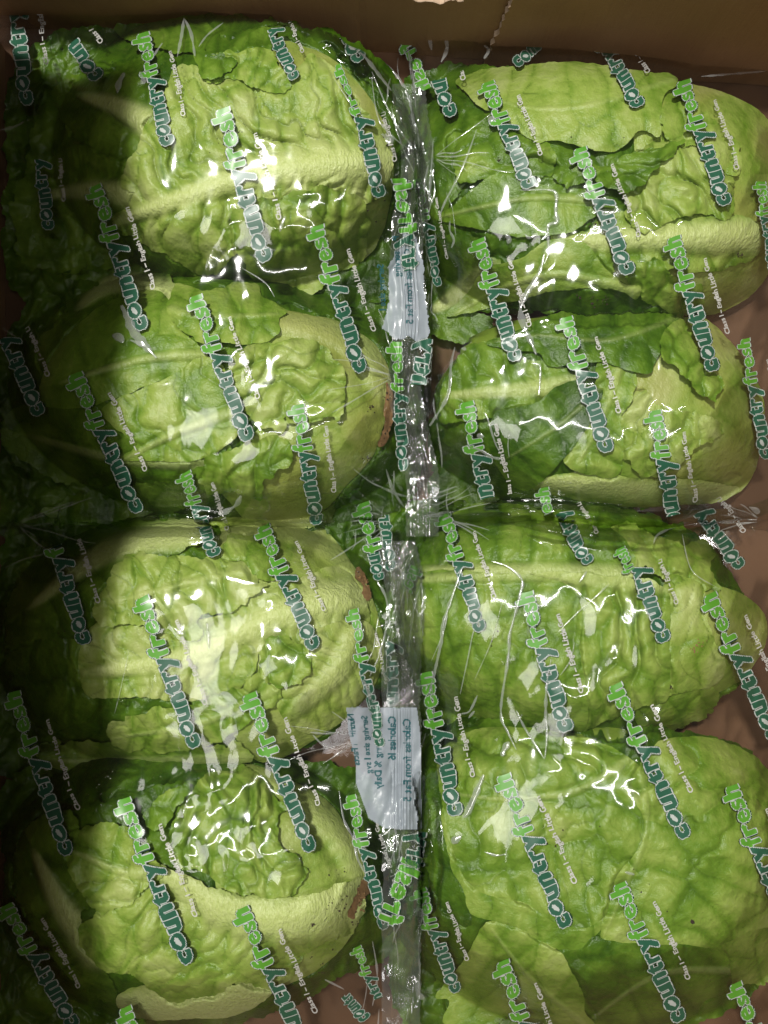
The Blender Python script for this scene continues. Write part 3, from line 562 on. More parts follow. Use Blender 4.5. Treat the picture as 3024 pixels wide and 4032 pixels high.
leaf('D2', t, 8, [(500, 672), (600, 690), (720, 750), (812, 830), (832, 880), (875, 960), (893, 1050), (893, 1130), (340, 1130), (322, 1010), (268, 985), (390, 830), (460, 700)], [(880, 1100), (650, 900), (490, 690)], rw=(1, .5), tone=.68, grad=0, crump=.9, cell=(.7, 18), jag=.3, lift=.0018)
leaf('D2', t, 8, [(300, 200), (330, 440), (390, 560), (420, 650), (600, 700), (780, 790), (900, 770), (1000, 620), (900, 400), (500, 200)], tone=.62, crump=.9, cell=(.9, 18), jag=.3)
leaf('D2', t, 8, [(320, 300), (285, 130), (285, -20), (420, -125), (650, -135), (880, -100), (1060, -20), (1150, 80), (1150, 260), (1110, 420), (1040, 510), (990, 640), (900, 700), (780, 690), (640, 600), (500, 570), (390, 500)], [(1130, -60), (1000, 50), (820, 140), (560, 165), (330, 140)], rw=(1.6, .6), tone=.64, grad=0, crump=1.5, fold=(1.8, 22), cell=(1.1, 18), jag=.25, lift=.0015)
leaf('D2', t, 8, [(1090, 100), (1180, -60), (1330, -100), (1500, -70), (1640, 20), (1720, 200), (1720, 640), (1580, 720), (1430, 782), (1330, 775), (1240, 775), (1100, 765), (960, 745), (990, 620), (1030, 480), (1110, 380), (1140, 260)], [(1130, 60), (1150, 300), (1050, 560), (970, 740)], rw=(1.0, .6), tone=.68, grad=0, crump=1.2, cell=(2.0, 17), jag=.3, lift=.0013)
specks(t, 8, [(1342, 678, 3)], 14, M_soil, 'soil', (8, 16))
specks(t, 8, [(800, 320, 60), (1150, 480, 120), (540, 1075, 20)], 6)

flush()
for a_ in SPECKS: build_specks(*a_)

# ------------------------------------------------------------------ the film over each pair of heads
BAGS = {  # outline of each bag in photo pixels
 'A': [(60, 60), (500, 30), (1100, 60), (1480, 240), (1640, 500), (1690, 900), (1700, 1500), (1640, 1900), (1480, 2040), (900, 2060), (300, 2060), (-60, 2080), (-150, 1500), (-150, 500), (-60, 100)],
 'B': [(-150, 2090), (300, 2068), (900, 2066), (1500, 2050), (1650, 2150), (1665, 2700), (1670, 3300), (1650, 3900), (1600, 4200), (800, 4240), (-100, 4240), (-200, 3400), (-200, 2500)],
 'C': [(1640, 160), (1900, 150), (2400, 190), (2800, 250), (3150, 330), (3240, 900), (3230, 1700), (3080, 2000), (2700, 2060), (2200, 2050), (1690, 1990), (1650, 1500), (1640, 800)],
 'D': [(1560, 2060), (1900, 2010), (2300, 2060), (2700, 2080), (3050, 2050), (3230, 2300), (3240, 3200), (3230, 4240), (2300, 4240), (1640, 4230), (1660, 3400), (1580, 2700), (1540, 2300)]}
def membrane(obst, mask, edge, n_coarse=440, n_fine=90):
    """Taut sheet over an obstacle: each free point hangs between its neighbours unless something holds it up."""
    q = 4; oc = dilate(obst, 2)[::q, ::q]; mc = mask[::q, ::q]; ec = edge[::q, ::q]
    f = np.where(mc, np.maximum(oc, ec), ec)
    def relax(f, o, m, e, n):
        for _ in range(n):
            p = np.pad(f, 1, mode='edge'); a = (p[:-2, 1:-1] + p[2:, 1:-1] + p[1:-1, :-2] + p[1:-1, 2:]) / 4
            f = np.where(m, np.maximum(a, o), e)
        return f
    f = relax(f, oc, mc, ec, n_coarse)
    up = np.repeat(np.repeat(f, q, 0), q, 1)[:obst.shape[0], :obst.shape[1]]
    up = blur(up, 2, 2)
    return relax(np.where(mask, np.maximum(up, obst), edge), obst, mask, edge, n_fine)
FILM = np.full(GX.shape, .012); ROOT = {}; OWNER = np.full(GX.shape, -1)
LAB = {'A': 'clear printed film bag at the top left holding two pale lettuces', 'B': 'clear printed film bag at the bottom left with a white nutrition panel on its seal',
       'C': 'clear printed film bag at the top right, against the bare cardboard wall', 'D': 'clear printed film bag at the bottom right, creased tightly over two wrapped lettuces'}
bag_sdf = {}
for bi, b in enumerate('ABCD'):
    poly = spline(np.array(BAGS[b], float)); d = sdf(GX, GY, poly) + 10 * fbm(GX / 90, GY / 90, 900 + bi, 2); bag_sdf[b] = d
for bi, b in enumerate('ABCD'):
    d = bag_sdf[b]; mask = d < 0
    obst = np.where(mask, blur(dilate(blur(Z, 2, 1), 5), 4, 3) + .0008, 0)
    near = np.clip(-d / 60, 0, 1)
    edge = np.full(GX.shape, .018); obst = np.where(near < 1, np.minimum(obst, .016 + near * .07), obst)
    f = membrane(obst, mask, edge); f = blur(f, 3, 2)
    gap = np.clip((f - blur(Z, 2, 2)) / .006, 0, 1)
    # slack film wrinkles, tight film barely
    wr = .0015 * (.03 + gap) * (1 - 2 * np.abs(fbm(GX / 330 + GY / 900, GY / 420, 40 + bi, 2, .35)) ** .9)
    wr = wr + .0005 * gap * (1 - 2 * np.abs(perlin(GX / 90, GY / 200, 50 + bi)) ** .9)
    # gathers: the film is bunched where it runs down to the seals between the two columns
    gat = np.exp(-((GX - 1610) / 110) ** 2) + .5 * np.exp(-((GY - 2060) / 70) ** 2) + .5 * np.exp(-((GX - 3010) / 70) ** 2) + .5 * np.exp(-((GY - 190) / 60) ** 2)
    wr = wr + .0020 * gat * (1 - 2.2 * np.abs(fbm((GX + .25 * GY) / 46, GY / 240, 70 + bi, 2)) ** .8) + .0013 * gat * (1 - 2 * np.abs(perlin(GX / 120, (GY + .3 * GX) / 42, 80 + bi)))
    f = f + np.where(d < -25, wr, 0)
    f = f + np.where(mask, blur(dilate(np.maximum(0, Z + .0005 - f), 4), 3, 3), 0); f = np.where(mask, blur(f, 2, 1), f)
    FILM = np.where(mask, f, FILM); OWNER = np.where(mask, bi, OWNER)
    cx, cy = np.array(BAGS[b]).mean(0); X0, Y0 = unproject(cx, cy, .03)
    root = thing('lettuce_bag', LAB[b], 'plastic bag', (X0, Y0, .004), 'film bags of lettuce in the box'); ROOT[b] = root
    u, F = thin(mask); ux, uy = unproject(GX, GY, f)
    V = np.stack([ux, uy, f], -1).reshape(-1, 3)[u]
    npmesh('film', V, F, M_film, root)
    # the underside of the bag, a coarse sheet from rim to rim on the bottom of the box
    pr = spline(np.array(BAGS[b], float), True, 3); R1 = [(*unproject(x, y, .016), .016) for x, y in pr]
    R2 = [(*unproject(cx + (x - cx) * .95, cy + (y - cy) * .95, .005), .005) for x, y in pr]; n = len(pr)
    V = R1 + R2 + [(X0, Y0, .0045)]; F = [(i, (i + 1) % n, n + (i + 1) % n, n + i) for i in range(n)] + [(n + i, n + (i + 1) % n, 2 * n, 2 * n) for i in range(n)]
    me = bpy.data.meshes.new('under_film'); me.from_pydata(V, [], [f_ if f_[2] != f_[3] else f_[:3] for f_ in F]); me.materials.append(M_film)
    o = bpy.data.objects.new('under_film', me); link(o, root); o.data.transform(__import__('mathutils').Matrix.Translation((-X0, -Y0, -.004)))
def film_at(px, py):
    i = np.clip((px - gx[0]) / G, 0, len(gx) - 1.001); j = np.clip((py - gy[0]) / G, 0, len(gy) - 1.001)
    a, c = i.astype(int), j.astype(int); u, v = i - a, j - c
    return (FILM[c, a] * (1 - u) + FILM[c, a + 1] * u) * (1 - v) + (FILM[c + 1, a] * (1 - u) + FILM[c + 1, a + 1] * u) * v

# ------------------------------------------------------------------ printing
def glyph(ch):
    c = bpy.data.curves.new('glyph', 'FONT'); c.body = ch; c.fill_mode = 'NONE'; c.resolution_u = 3
    o = bpy.data.objects.new('glyph', c); COL.objects.link(o); dg = bpy.context.evaluated_depsgraph_get()
    m = o.evaluated_get(dg).to_mesh(); v = np.array([p.co[:2] for p in m.vertices]).reshape(-1, 2); e = np.array([q.vertices[:] for q in m.edges]).reshape(-1, 2)
    A, B = (v[e[:, 0]], v[e[:, 1]]) if len(e) else (np.zeros((0, 2)), np.zeros((0, 2)))
    o.evaluated_get(dg).to_mesh_clear(); bpy.data.objects.remove(o); bpy.data.curves.remove(c); return A, B
GL = {}
def g_sdf(A, B, X, Y):
    d = seg_dist(X, Y, A, B); return np.where(inside(X, Y, A, B), -d, d)
def lay(text, gap, fat, space=.30):
    """Glyph outlines set tightly side by side, in em units."""
    out = []; x = 0
    for ch in text:
        if ch == ' ': x += space; continue
        if ch not in GL: GL[ch] = glyph(ch)
        A, B = GL[ch]; x0, x1 = A[:, 0].min(), A[:, 0].max(); out.append((ch, A + [x - x0, 0], B + [x - x0, 0], x, x + x1 - x0)); x += x1 - x0 + gap
    return out, x - gap
FAT = .052; OUT = .029; RIM = .018
let, TW = lay('countryfresh', .118, FAT); LW = TW + 2 * FAT
def logo_template():
    cell = LW / 195.; xs = np.arange(-FAT - .09, TW + FAT + .09, cell); ys = np.arange(-.36, .90, cell); X, Y = np.meshgrid(xs, ys)
    D1 = np.full(X.shape, 9.); D2 = D1.copy(); W_ = np.zeros(X.shape, int); ext = np.zeros(X.shape, bool)
    for k, (ch, A, B, x0, x1) in enumerate(let):
        m = (X > x0 - .3) & (X < x1 + .3); d = np.full(X.shape, 9.)
        if k == 1:
            cx, cy = (x0 + x1) / 2, .275; dd = np.hypot(X - cx, Y - cy) - .285; d = dd + FAT
            a = .5; lx, ly = (X - cx) * math.cos(a) + (Y - cy) * math.sin(a), -(X - cx) * math.sin(a) + (Y - cy) * math.cos(a)
            leafm = np.maximum(np.hypot(lx, ly - .16) - .25, np.hypot(lx, ly + .16) - .25)
            ext |= leafm < 0
        else:
            d[m] = g_sdf(A, B, X[m], Y[m]) + (.026 if ch in 'es' else .008 if ch in 'tfr' else 0)
        n = d < D1; D2 = np.where(n, D1, np.minimum(D2, d)); D1 = np.where(n, d, D1); W_ = np.where(n, k, W_)
    sep = (D2 - D1) < .026
    cls = np.zeros(X.shape, int); cls[D1 < FAT + OUT + RIM] = 1; cls[D1 < FAT + OUT] = 2
    fill = (D1 < FAT) & ~sep & ~ext; cls[fill] = np.where(W_[fill] < 7, 3, 4)
    # snap the printed edges on their true outlines
    gyy, gxx = np.gradient(D1, cell); g2 = np.maximum(gxx ** 2 + gyy ** 2, .4); mv = np.zeros(X.shape)
    for lv in (FAT, FAT + OUT, FAT + OUT + RIM):
        q = D1 - lv; mv = np.where(np.abs(q) < cell * .62, q, mv)
    mv = np.where(sep, 0, mv)
    return X - mv * gxx / g2, Y - mv * gyy / g2, cls
def text_template(text, fat, gap, cell, cls_id):
    l, w = lay(text, gap, fat); xs = np.arange(-.12, w + .12, cell); ys = np.arange(-.30, .80, cell); X, Y = np.meshgrid(xs, ys); D = np.full(X.shape, 9.)
    for ch, A, B, x0, x1 in l:
        m = (X > x0 - .15) & (X < x1 + .15); d = np.full(X.shape, 9.); d[m] = g_sdf(A, B, X[m], Y[m]); D = np.minimum(D, d)
    gyy, gxx = np.gradient(D, cell); g2 = np.maximum(gxx ** 2 + gyy ** 2, .4); q = D - fat; mv = np.where(np.abs(q) < cell * .62, q, 0)
    return X - mv * gxx / g2, Y - mv * gyy / g2, np.where(D < fat, cls_id, 0), w
def quads(X, Y, cls):
    """Faces of the printed cells: a cell belongs to the ink at its corner nearest the origin."""
    cc = cls[:-1, :-1]; u, F = grid_faces(cc > 0); j, i = np.nonzero(cc > 0)
    return X.reshape(-1)[u], Y.reshape(-1)[u], F[:, ::-1], cc[j, i] - 1
LX, LY, LF, LM = quads(*logo_template())
TX0, TY0, TC, TWD = text_template('Class 1 – English Little Gem', .028, .085, .038, 5); SX_, SY_, SF, SM = quads(TX0, TY0, TC)
def put(parent, X, Y, F, M, fx, dz, mats, name, label=None, t0=None, t1=None, surf=None, size=None):
    if t0 is not None:
        cx = X[F].mean(1); k = (cx >= t0) & (cx <= t1); F = F[k]; M = M[k]
        if not len(F): return
        u, inv = np.unique(F, return_inverse=True); X, Y, F = X[u], Y[u], inv.reshape(F.shape)
    px, py = fx(X, Y); z = (surf or film_at)(px, py) + dz; ux, uy = unproject(px, py, z)
    V = np.stack([ux, uy, z], -1); a = V[F]; nrm = np.cross(a[:, 1] - a[:, 0], a[:, 2] - a[:, 0])[:, 2].sum()
    if nrm < 0: F = F[:, ::-1]
    return npmesh(name, V, F, mats, parent, fmat=M, label=label)
def logo(r, c, h, t0=0., t1=1., fat=1.0, mirror=False, tag=True, bend=0.0, surf=None, bag=None, label=None, dz=.00025):
    """One print of the name: c and h are the middle of its visible first and last letters in zoom pixels of region r (c may be (region, x, y))."""
    def S(q): return P(q[0], [q[1:]])[0] if len(q) == 3 else P(r, [q])[0]
    c, h = S(c), S(h); L = np.hypot(*(h - c)); d = (h - c) / L; full = L / (t1 - t0); up = np.array([d[1], -d[0]])
    if mirror: up = -up
    e = full / LW * 1.0; org = c - d * t0 * full; 
    ref = 560 / LW                                   # photo pixels per em across the letters
    ey = ref * fat
    def fx(X, Y):
        u = (X + FAT) * e; v = (Y - .275) * ey; b = bend * np.sin(np.pi * u / full) * full
        qx, qy = org[0] + d[0] * u + up[0] * (v + b), org[1] + d[1] * u + up[1] * (v + b)
        return qx + 7 * perlin(qx / 75, qy / 75, 301) , qy + 6 * perlin(qx / 85, qy / 85, 303)
    if bag is None:
        m = (c + h) / 2; b_ = OWNER[int(np.clip((m[1] - gy[0]) / G, 0, len(gy) - 1)), int(np.clip((m[0] - gx[0]) / G, 0, len(gx) - 1))]
        bag = 'ABCD'[int(b_)] if b_ >= 0 else 'A'
    put(ROOT[bag], LX, LY, LF, LM, fx, dz, INK, 'printed_logo', label, t0 * LW - FAT, t1 * LW - FAT, surf)
    if tag:
        k = .56 * LW / TWD; off = -.145 * LW - .1; x0 = .23 * LW
        def fx2(X, Y): return fx(X * k + x0 - FAT, Y * k / 1.0 + off + .12)
        put(ROOT[bag], SX_, SY_, SF, SM, fx2, dz, INK, 'printed_line', None, (t0 * LW - x0) / k, (t1 * LW - x0) / k, surf)
    return fx
A_ = [
 (1, (700, 610), (595, 140), dict(fat=.95)), (1, (1108, 1100), (925, 455), dict(fat=1.08)), (1, (410, 335), (300, 180), dict(t1=.36)),
 (1, (110, 440), (60, 30), dict(t1=.6)), (1, (200, 965), (165, 670), dict(t1=.6, fat=.8)), (1, (1235, 335), (1135, 120), dict(t1=.6, fat=.8)),
 (1, (1588, 825), (1510, 490), dict(t1=.6, fat=.95)), (1, (1500, 490), (1410, 270), dict(t0=.6, fat=.45, tag=False)), (1, (1510, 255), (1445, 150), dict(t1=.24, tag=False)),
 (3, (590, 318), (1, 395, 775), {}), (3, (1510, 495), (1, 1320, 945), {}), (3, (1035, 780), (815, 175), {}), (3, (575, 1080), (310, 505), {}),
 (5, (1325, 70), (3, 1245, 630), dict(fat=.95)), (5, (895, 205), (3, 770, 915), dict(fat=.9)), (3, (165, 675), (20, 350), dict(t1=.6)),
 (5, (355, 570), (230, 160), dict(t1=.68)), (5, (815, 1005), (590, 375), {}), (5, (1315, 590), (1095, 75), {}), (5, (1590, 985), (1475, 425), dict(fat=.75)),
 (7, (280, 400), (5, 50, 775), {}), (7, (1300, 385), (5, 1040, 780), {}), (7, (785, 855), (510, 165), dict(fat=1.04)), (7, (1290, 1245), (1010, 625), dict(fat=1.04)),
 (7, (800, 1660), (515, 1040), {}), (7, (310, 1120), (20, 610), {}),
 (2, (1120, 445), (965, 170), dict(t1=.70)), (2, (660, 790), (478, 345), {}), (2, (1480, 860), (1300, 340), {}), (4, (1075, 85), (2, 865, 622), {}),
 (2, (330, 485), (275, 330), dict(t1=.30)), (2, (140, 170), (225, 375), dict(t0=.6, mirror=True, tag=False, fat=.8)),
 (4, (278, 135), (2, 190, 750), dict(fat=.6)), (2, (600, 270), (750, 150), dict(t1=.5, tag=False, mirror=True, fat=.8)),
 (4, (600, 450), (2, 440, 1005), {}), (4, (985, 830), (805, 262), {}), (4, (1430, 490), (2, 1258, 995), {}), (4, (480, 1025), (390, 620), dict(t0=.26)),
 (4, (1262, 1095), (1182, 655), dict(t0=.16)), (4, (1650, 860), (1560, 350), dict(fat=.75)), (4, (735, 1090), (715, 975), dict(t0=.75, fat=.8, tag=False)),
 (6, (1545, 255), (1370, 15), dict(t1=.6)), (6, (455, 520), (300, 25), dict(fat=.95)), (6, (905, 235), (790, 20), dict(t1=.6, fat=.9)),
 (6, (1225, 560), (1110, 250), dict(t1=.6)), (6, (1085, 270), (1040, 170), dict(t0=.6, fat=.7, tag=False)), (6, (815, 940), (640, 350), dict(fat=1.04)),
 (6, (1690, 980), (1410, 365), {}), (8, (1310, 330), (6, 1012, 738), {}), (8, (350, 232), (6, 222, 690), {}), (6, (150, 350), (182, 245), dict(t0=.72, mirror=True, tag=False, fat=.8)),
 (8, (812, 705), (545, 62), dict(fat=1.04)), (8, (1292, 1100), (1030, 520), dict(fat=1.04)), (8, (1770, 750), (1500, 110), {}), (8, (350, 975), (195, 540), dict(fat=.9)),
 (8, (780, 1480), (540, 845), {}), (8, (1800, 1560), (1515, 935), {}), (2, (1680, 1130), (1625, 760), dict(fat=.7))]
for r, c, h, kw in A_: logo(r, c, h, **kw)

# ------------------------------------------------------------------ crimped end seals between the two columns
def seal(bag, cl, x0, x1, y0, y1, z0, ridges=(None, None)):
    """Crimped strip; cl(y) bends it sideways; ridges run along its length, its free edge is cut in a zigzag."""
    xs = np.arange(0, x1 - x0 + .1, 2.6); ys = np.arange(y0, y1, 9.0); U, Y = np.meshgrid(xs, ys); w = x1 - x0
    X = x0 + U + cl(Y) + 5 * perlin(Y / 60, U / 200, 12) * smooth(0, 130, U) - 9 * perlin(Y / 90, U / 300, 13) * (1 - smooth(0, 60, U)); zig = 7 * (np.abs(((Y / 26) % 1) - .5) * 2 - .5) * smooth(w - 40, w, U); X = X + zig
    z = z0 + .0030 * fbm(X / 90, Y / 170, 77, 2) - .004 * (U / w - .4) ** 2
    crimp = smooth(25, 50, U) * (1 - smooth(w - 42, w - 25, U)) *   .00065
    z = z + crimp * np.sin(U / 13.5 * 2 * np.pi) * (.75 + .25 * np.sin(Y / 24 * 2 * np.pi)) + .00015 * perlin(U / 8, Y / 16, 5)
    z = np.maximum(z, film_at(X, Y) + .0012)
    ux, uy = unproject(X, Y, z); V = np.stack([ux, uy, z], -1).reshape(-1, 3); u, F = grid_faces(np.ones((len(ys) - 1, len(xs) - 1), bool))
    o = npmesh('end_seal', V, F, M_seal, ROOT[bag])
    def ribs(px, py):
        U = px - cl(py) - x0; return smooth(25, 50, U) * (1 - smooth(w - 42, w - 25, U)) *   .00065 * np.sin(U / 13.5 * 2 * np.pi)
    return lambda px, py: ribs(px, py) + np.maximum(z0 + .0030 * fbm(px / 90, py / 170, 77, 2) - .004 * ((px - cl(py) - x0) / w - .4) ** 2, film_at(px, py) + .0012) + .0005
sA = seal('A', lambda y: 30 * np.sin(y / 300) + 14 * np.sin(y / 95 + 1) + (y - 1200) * .035, 1560, 1690, 330, 2120, .046)
sB = seal('B', lambda y: 8 * np.sin(y / 400 + .5) + 34 * np.sin((y - 2130) / 190) * (1 - smooth(2300, 2760, y)) + (y - 3200) * .012, 1500, 1655, 2130, 4236, .050)
def panel(bag, poly, surf, dz=.0003, rough=0.5):
    p = np.array(poly, float); X, Y = np.meshgrid(np.arange(p[:, 0].min() - 12, p[:, 0].max() + 12, 2.7), np.arange(p[:, 1].min() - 12, p[:, 1].max() + 12, 4.0))
    d = sdf(X, Y, p) + rough * perlin(X / 20, Y / 20, 3); cen = d[:-1, :-1] < 0
    z = surf(X, Y) + dz + .0004 * perlin(X / 60, Y / 90, 8) * (X < 1500); ux, uy = unproject(X, Y, z); u, F = grid_faces(cen)
    npmesh('nutrition_panel', np.stack([ux, uy, z], -1).reshape(-1, 3)[u], F, M_pw, ROOT[bag])
panel('B', [(1362, 2782), (1450, 2782), (1560, 2786), (1640, 2784), (1655, 2900), (1656, 3060), (1660, 3262), (1580, 3264), (1512, 3258), (1450, 3220), (1400, 3080), (1398, 2990), (1370, 2880)], sB)
panel('A', [(1590, 900), (1640, 940), (1668, 1040), (1672, 1150), (1685, 1260), (1688, 1330), (1640, 1345), (1600, 1320), (1560, 1340), (1505, 1290), (1530, 1180), (1530, 1050), (1560, 980)], sA, rough=8)
def small(bag, text, x, y, em, surf, slant=0.0, k=1.0):
    X, Y, C, w = text_template(text, .022, .06, .05, 1); qx, qy, F, M = quads(X, Y, C)
    put(ROOT[bag], qx, qy, F, M * 0, lambda a, b: (x - b * em + a * em * slant * k, y + a * em * k), .0005, M_teal, 'printed_line', surf=surf)
for tx, x, y, em, sl in (('Nutrition Facts', 1412, 2812, 34, .12), ('Serving size 1 svg', 1466, 2818, 34, .08), ('Per serving % Daily', 1520, 2816, 38, .01), ('Calories 16', 1578, 2820, 42, 0), ('Calories from Fat 5', 1636, 2830, 42, .01)):
    small('B', tx, x - 20, y, em, sB, sl)
for tx, x, y, em, sl in (('Serving size 1', 1520, 1040, 36, .05), ('Per serving', 1580, 930, 36, .05), ('Calories from Fat 5', 1628, 980, 38, .03)): small('A', tx, x - 10, y, em, sA, sl)
SK = dict(dz=.0009)
for r, c, h, bag, sf, kw in (
 (4, (130, 905), (100, 365), 'A', sA, dict(fat=.75, tag=False)), (4, (165, 70), (2, 120, 745), 'A', sA, dict(fat=1.0, mirror=True, t0=.35, tag=False)),
 (4, (200, 545), (228, 355), 'A', sA, dict(mirror=True, t0=.3, t1=.6, tag=False)), (5, (1590, 300), (1560, 190), 'A', None, dict(t1=.3, fat=.8, tag=False)),
 (5, (1575, 190), (3, 1512, 1045), 'A', None, dict(t0=.6, fat=1.0, tag=False)), (5, (1640, 260), (1610, 30), 'A', sA, dict(t1=.5, fat=.7, tag=False, mirror=True)),
 (8, (60, 690), (165, 420), 'B', sB, dict(mirror=True, t0=.6, fat=1.25, tag=False)), (8, (170, 460), (205, 300), 'B', sB, dict(mirror=True, t0=.35, t1=.6, fat=1.2, tag=False)),
 (7, (1610, 710), (1465, 150), 'B', None, dict(fat=.8)), (5, (1640, 950), (1640, 560), 'B', None, dict(t1=.6, fat=.8, tag=False)), (7, (1530, 1090), (1440, 985), 'B', None, dict(t1=.5, fat=.8, tag=False)),
 (7, (1580, 1000), (1490, 780), 'B', None, dict(t0=.3, fat=.7, tag=False)), (5, (1590, 1000), (1560, 800), 'B', sB, dict(t1=.5, fat=.7, tag=False))):
    logo(r, c, h, bag=bag, surf=sf, **{**SK, **kw})

# ------------------------------------------------------------------ sharp creases pressed into the film
def crease(r, pts, w=.45, name='crease'):
    w = w * 2.1
    p = spline(P(r, pts), False, 8); m = (p[0] + p[-1]) / 2
    b_ = OWNER[int(np.clip((m[1] - gy[0]) / G, 0, len(gy) - 1)), int(np.clip((m[0] - gx[0]) / G, 0, len(gx) - 1))]; bag = 'ABCD'[int(b_)] if b_ >= 0 else 'A'
    n = len(p); tn = np.gradient(p, axis=0); tn /= np.maximum(np.hypot(tn[:, 0], tn[:, 1])[:, None], 1e-6); nm = np.stack([-tn[:, 1], tn[:, 0]], 1)
    k = np.linspace(0, 1, n); ww = w * (np.sin(np.pi * np.clip(k, .03, .97)) ** .5) * (.7 + .5 * perlin(p[:, 0] / 30, p[:, 1] / 30, 9)) / .119
    V = []; q = 7
    for a in range(q):
        off = -1 + 2 * a / (q - 1); up = 1 - off * off
        s = p + nm * (off * ww)[:, None]; z = film_at(s[:, 0], s[:, 1]) + .00012 + up * ww * .119 * .001 * .42
        ux, uy = unproject(s[:, 0], s[:, 1], z); V.append(np.stack([ux, uy, z], -1))
    V = np.stack(V, 1).reshape(-1, 3); u, F = grid_faces(np.ones((n - 1, q - 1), bool)); a = V[F]
    if np.cross(a[:, 1] - a[:, 0], a[:, 2] - a[:, 0])[:, 2].sum() < 0: F = F[:, ::-1]
    npmesh(name, V, F, M_fold, ROOT[bag])
for r, pts, w in (
 (1, [(770, 75), (760, 150), (742, 238)], .5), (1, [(772, 78), (800, 140), (816, 235)], .45), (1, [(935, 95), (870, 145), (832, 195)], .25), (1, [(520, 305), (497, 350), (492, 390)], .8), (1, [(585, 300), (600, 335), (590, 350)], .9),
 (1, [(680, 180), (655, 215), (645, 232)], .3), (1, [(1195, 905), (1180, 940), (1172, 970)], .55), (1, [(1400, 330), (1460, 420), (1530, 500)], .2), (1, [(1440, 170), (1520, 230), (1600, 330), (1640, 380)], .5),
 (1, [(1600, 560), (1630, 585), (1650, 590)], 1.0), (2, [(0, 232), (90, 300), (150, 400), (172, 500), (186, 628)], .55), (2, [(0, 300), (60, 440), (120, 550), (184, 628)], .3), (2, [(0, 330), (30, 500), (120, 600), (180, 628)], .25),
 (2, [(236, 690), (215, 830), (202, 968)], .5), (2, [(620, 796), (740, 795), (772, 815), (770, 880), (775, 930), (738, 948), (740, 1050), (722, 1104)], .6), (2, [(440, 540), (380, 700), (300, 860), (285, 920)], .3),
 (2, [(470, 190), (490, 210), (470, 245)], .5), (2, [(640, 980), (660, 995), (690, 985)], .5), (2, [(515, 490), (500, 500), (490, 512)], .8), (2, [(560, 980), (575, 1000), (570, 1020)], .8), (2, [(1380, 320), (1500, 310), (1650, 298)], .35),
 (4, [(722, 0), (700, 80), (640, 180), (622, 235), (640, 310), (668, 370), (688, 420)], .9), (4, [(672, 458), (704, 468), (704, 530), (700, 590)], .45), (4, [(348, 390), (332, 460), (318, 590), (255, 700), (240, 720)], .5),
 (4, [(375, 395), (395, 398)], .6), (4, [(400, 810), (450, 820), (500, 850), (550, 860)], .5), (4, [(470, 665), (485, 690), (520, 800), (560, 865)], .25), (4, [(575, 850), (570, 800), (575, 750)], .22), (4, [(440, 760), (470, 765)], 1.0),
 (6, [(383, 235), (350, 330), (300, 480), (290, 560), (262, 690), (232, 800)], .55), (6, [(500, 222), (570, 245), (628, 300), (622, 360), (590, 480), (575, 540), (572, 620), (540, 850), (570, 940), (605, 1012)], .5),
 (6, [(752, 632), (735, 720), (728, 840), (732, 960), (724, 1048)], .5), (6, [(722, 1050), (690, 1000), (640, 920), (605, 848)], .35), (6, [(207, 315), (180, 400), (165, 500), (150, 632)], .32), (6, [(207, 315), (212, 400), (200, 540)], .3),
 (6, [(442, 785), (410, 850), (375, 862)], .4), (6, [(430, 850), (405, 880)], .35), (6, [(575, 980), (555, 1010), (545, 1040)], 1.0), (6, [(992, 320), (940, 370), (860, 440), (780, 520)], .22), (6, [(900, 265), (870, 310)], .3),
 (6, [(470, 410), (430, 500), (400, 640), (370, 780)], .2), (6, [(545, 400), (500, 560), (430, 720)], .16), (6, [(320, 420), (300, 520), (250, 640)], .18), (6, [(850, 560), (830, 640), (790, 700)], .2), (6, [(120, 360), (105, 400), (90, 440)], .45),
 (8, [(468, 62), (440, 130), (400, 220), (380, 240)], .9), (8, [(375, 320), (350, 335), (338, 352)], 1.1), (8, [(470, 385), (520, 400), (560, 395)], .35), (8, [(1060, 470), (1100, 480)], .35), (8, [(195, 610), (205, 650), (200, 690)], 1.1), (8, [(190, 920), (195, 980), (220, 1000)], .9),
 (3, [(508, 215), (530, 260), (560, 325), (600, 375), (655, 435)], 1.3), (3, [(470, 340), (500, 350), (515, 370)], 1.2), (3, [(545, 360), (610, 385)], .6), (3, [(1010, 1012), (985, 1055), (920, 1092)], .9), (3, [(1015, 60), (1110, 120), (1150, 180)], .2), (3, [(1480, 900), (1560, 960), (1640, 990)], .2),
 (5, [(865, 480), (870, 530), (875, 590)], .45), (5, [(1300, 940), (1370, 945), (1450, 935)], .35), (5, [(1310, 950), (1350, 990), (1400, 1010)], .25), (5, [(1520, 720), (1540, 760), (1555, 830)], .7), (5, [(180, 1090), (200, 1100)], .3), (5, [(540, 600), (500, 780), (480, 860)], .15),
 (3, [(10, 310), (40, 330), (70, 350)], .2), (7, [(1480, 310), (1500, 350), (1560, 400)], .9), (7, [(1420, 130), (1440, 250), (1480, 330), (1500, 420), (1560, 520)], .4), (7, [(1560, 760), (1580, 900), (1560, 1030)], .3), (7, [(1360, 920), (1440, 960)], .3),
 (4, [(60, 900), (90, 990), (150, 1080)], .4), (4, [(40, 980), (120, 1010), (200, 1020)], .3), (6, [(20, 300), (60, 380), (80, 520)], .35), (6, [(100, 240), (140, 300), (150, 420)], .3), (2, [(300, 120), (315, 200), (290, 260)], .5), (2, [(240, 150), (250, 210)], .7),
 (6, [(1180, 150), (1200, 110), (1290, 70), (1330, 60)], .35), (6, [(1300, 110), (1340, 260), (1440, 330)], .2), (4, [(1580, 1060), (1610, 1075), (1615, 1090)], .8), (5, [(20, 250), (100, 215), (200, 190)], .2), (1, [(0, 545), (60, 530), (100, 510)], .5)):
    crease(r, pts, w)

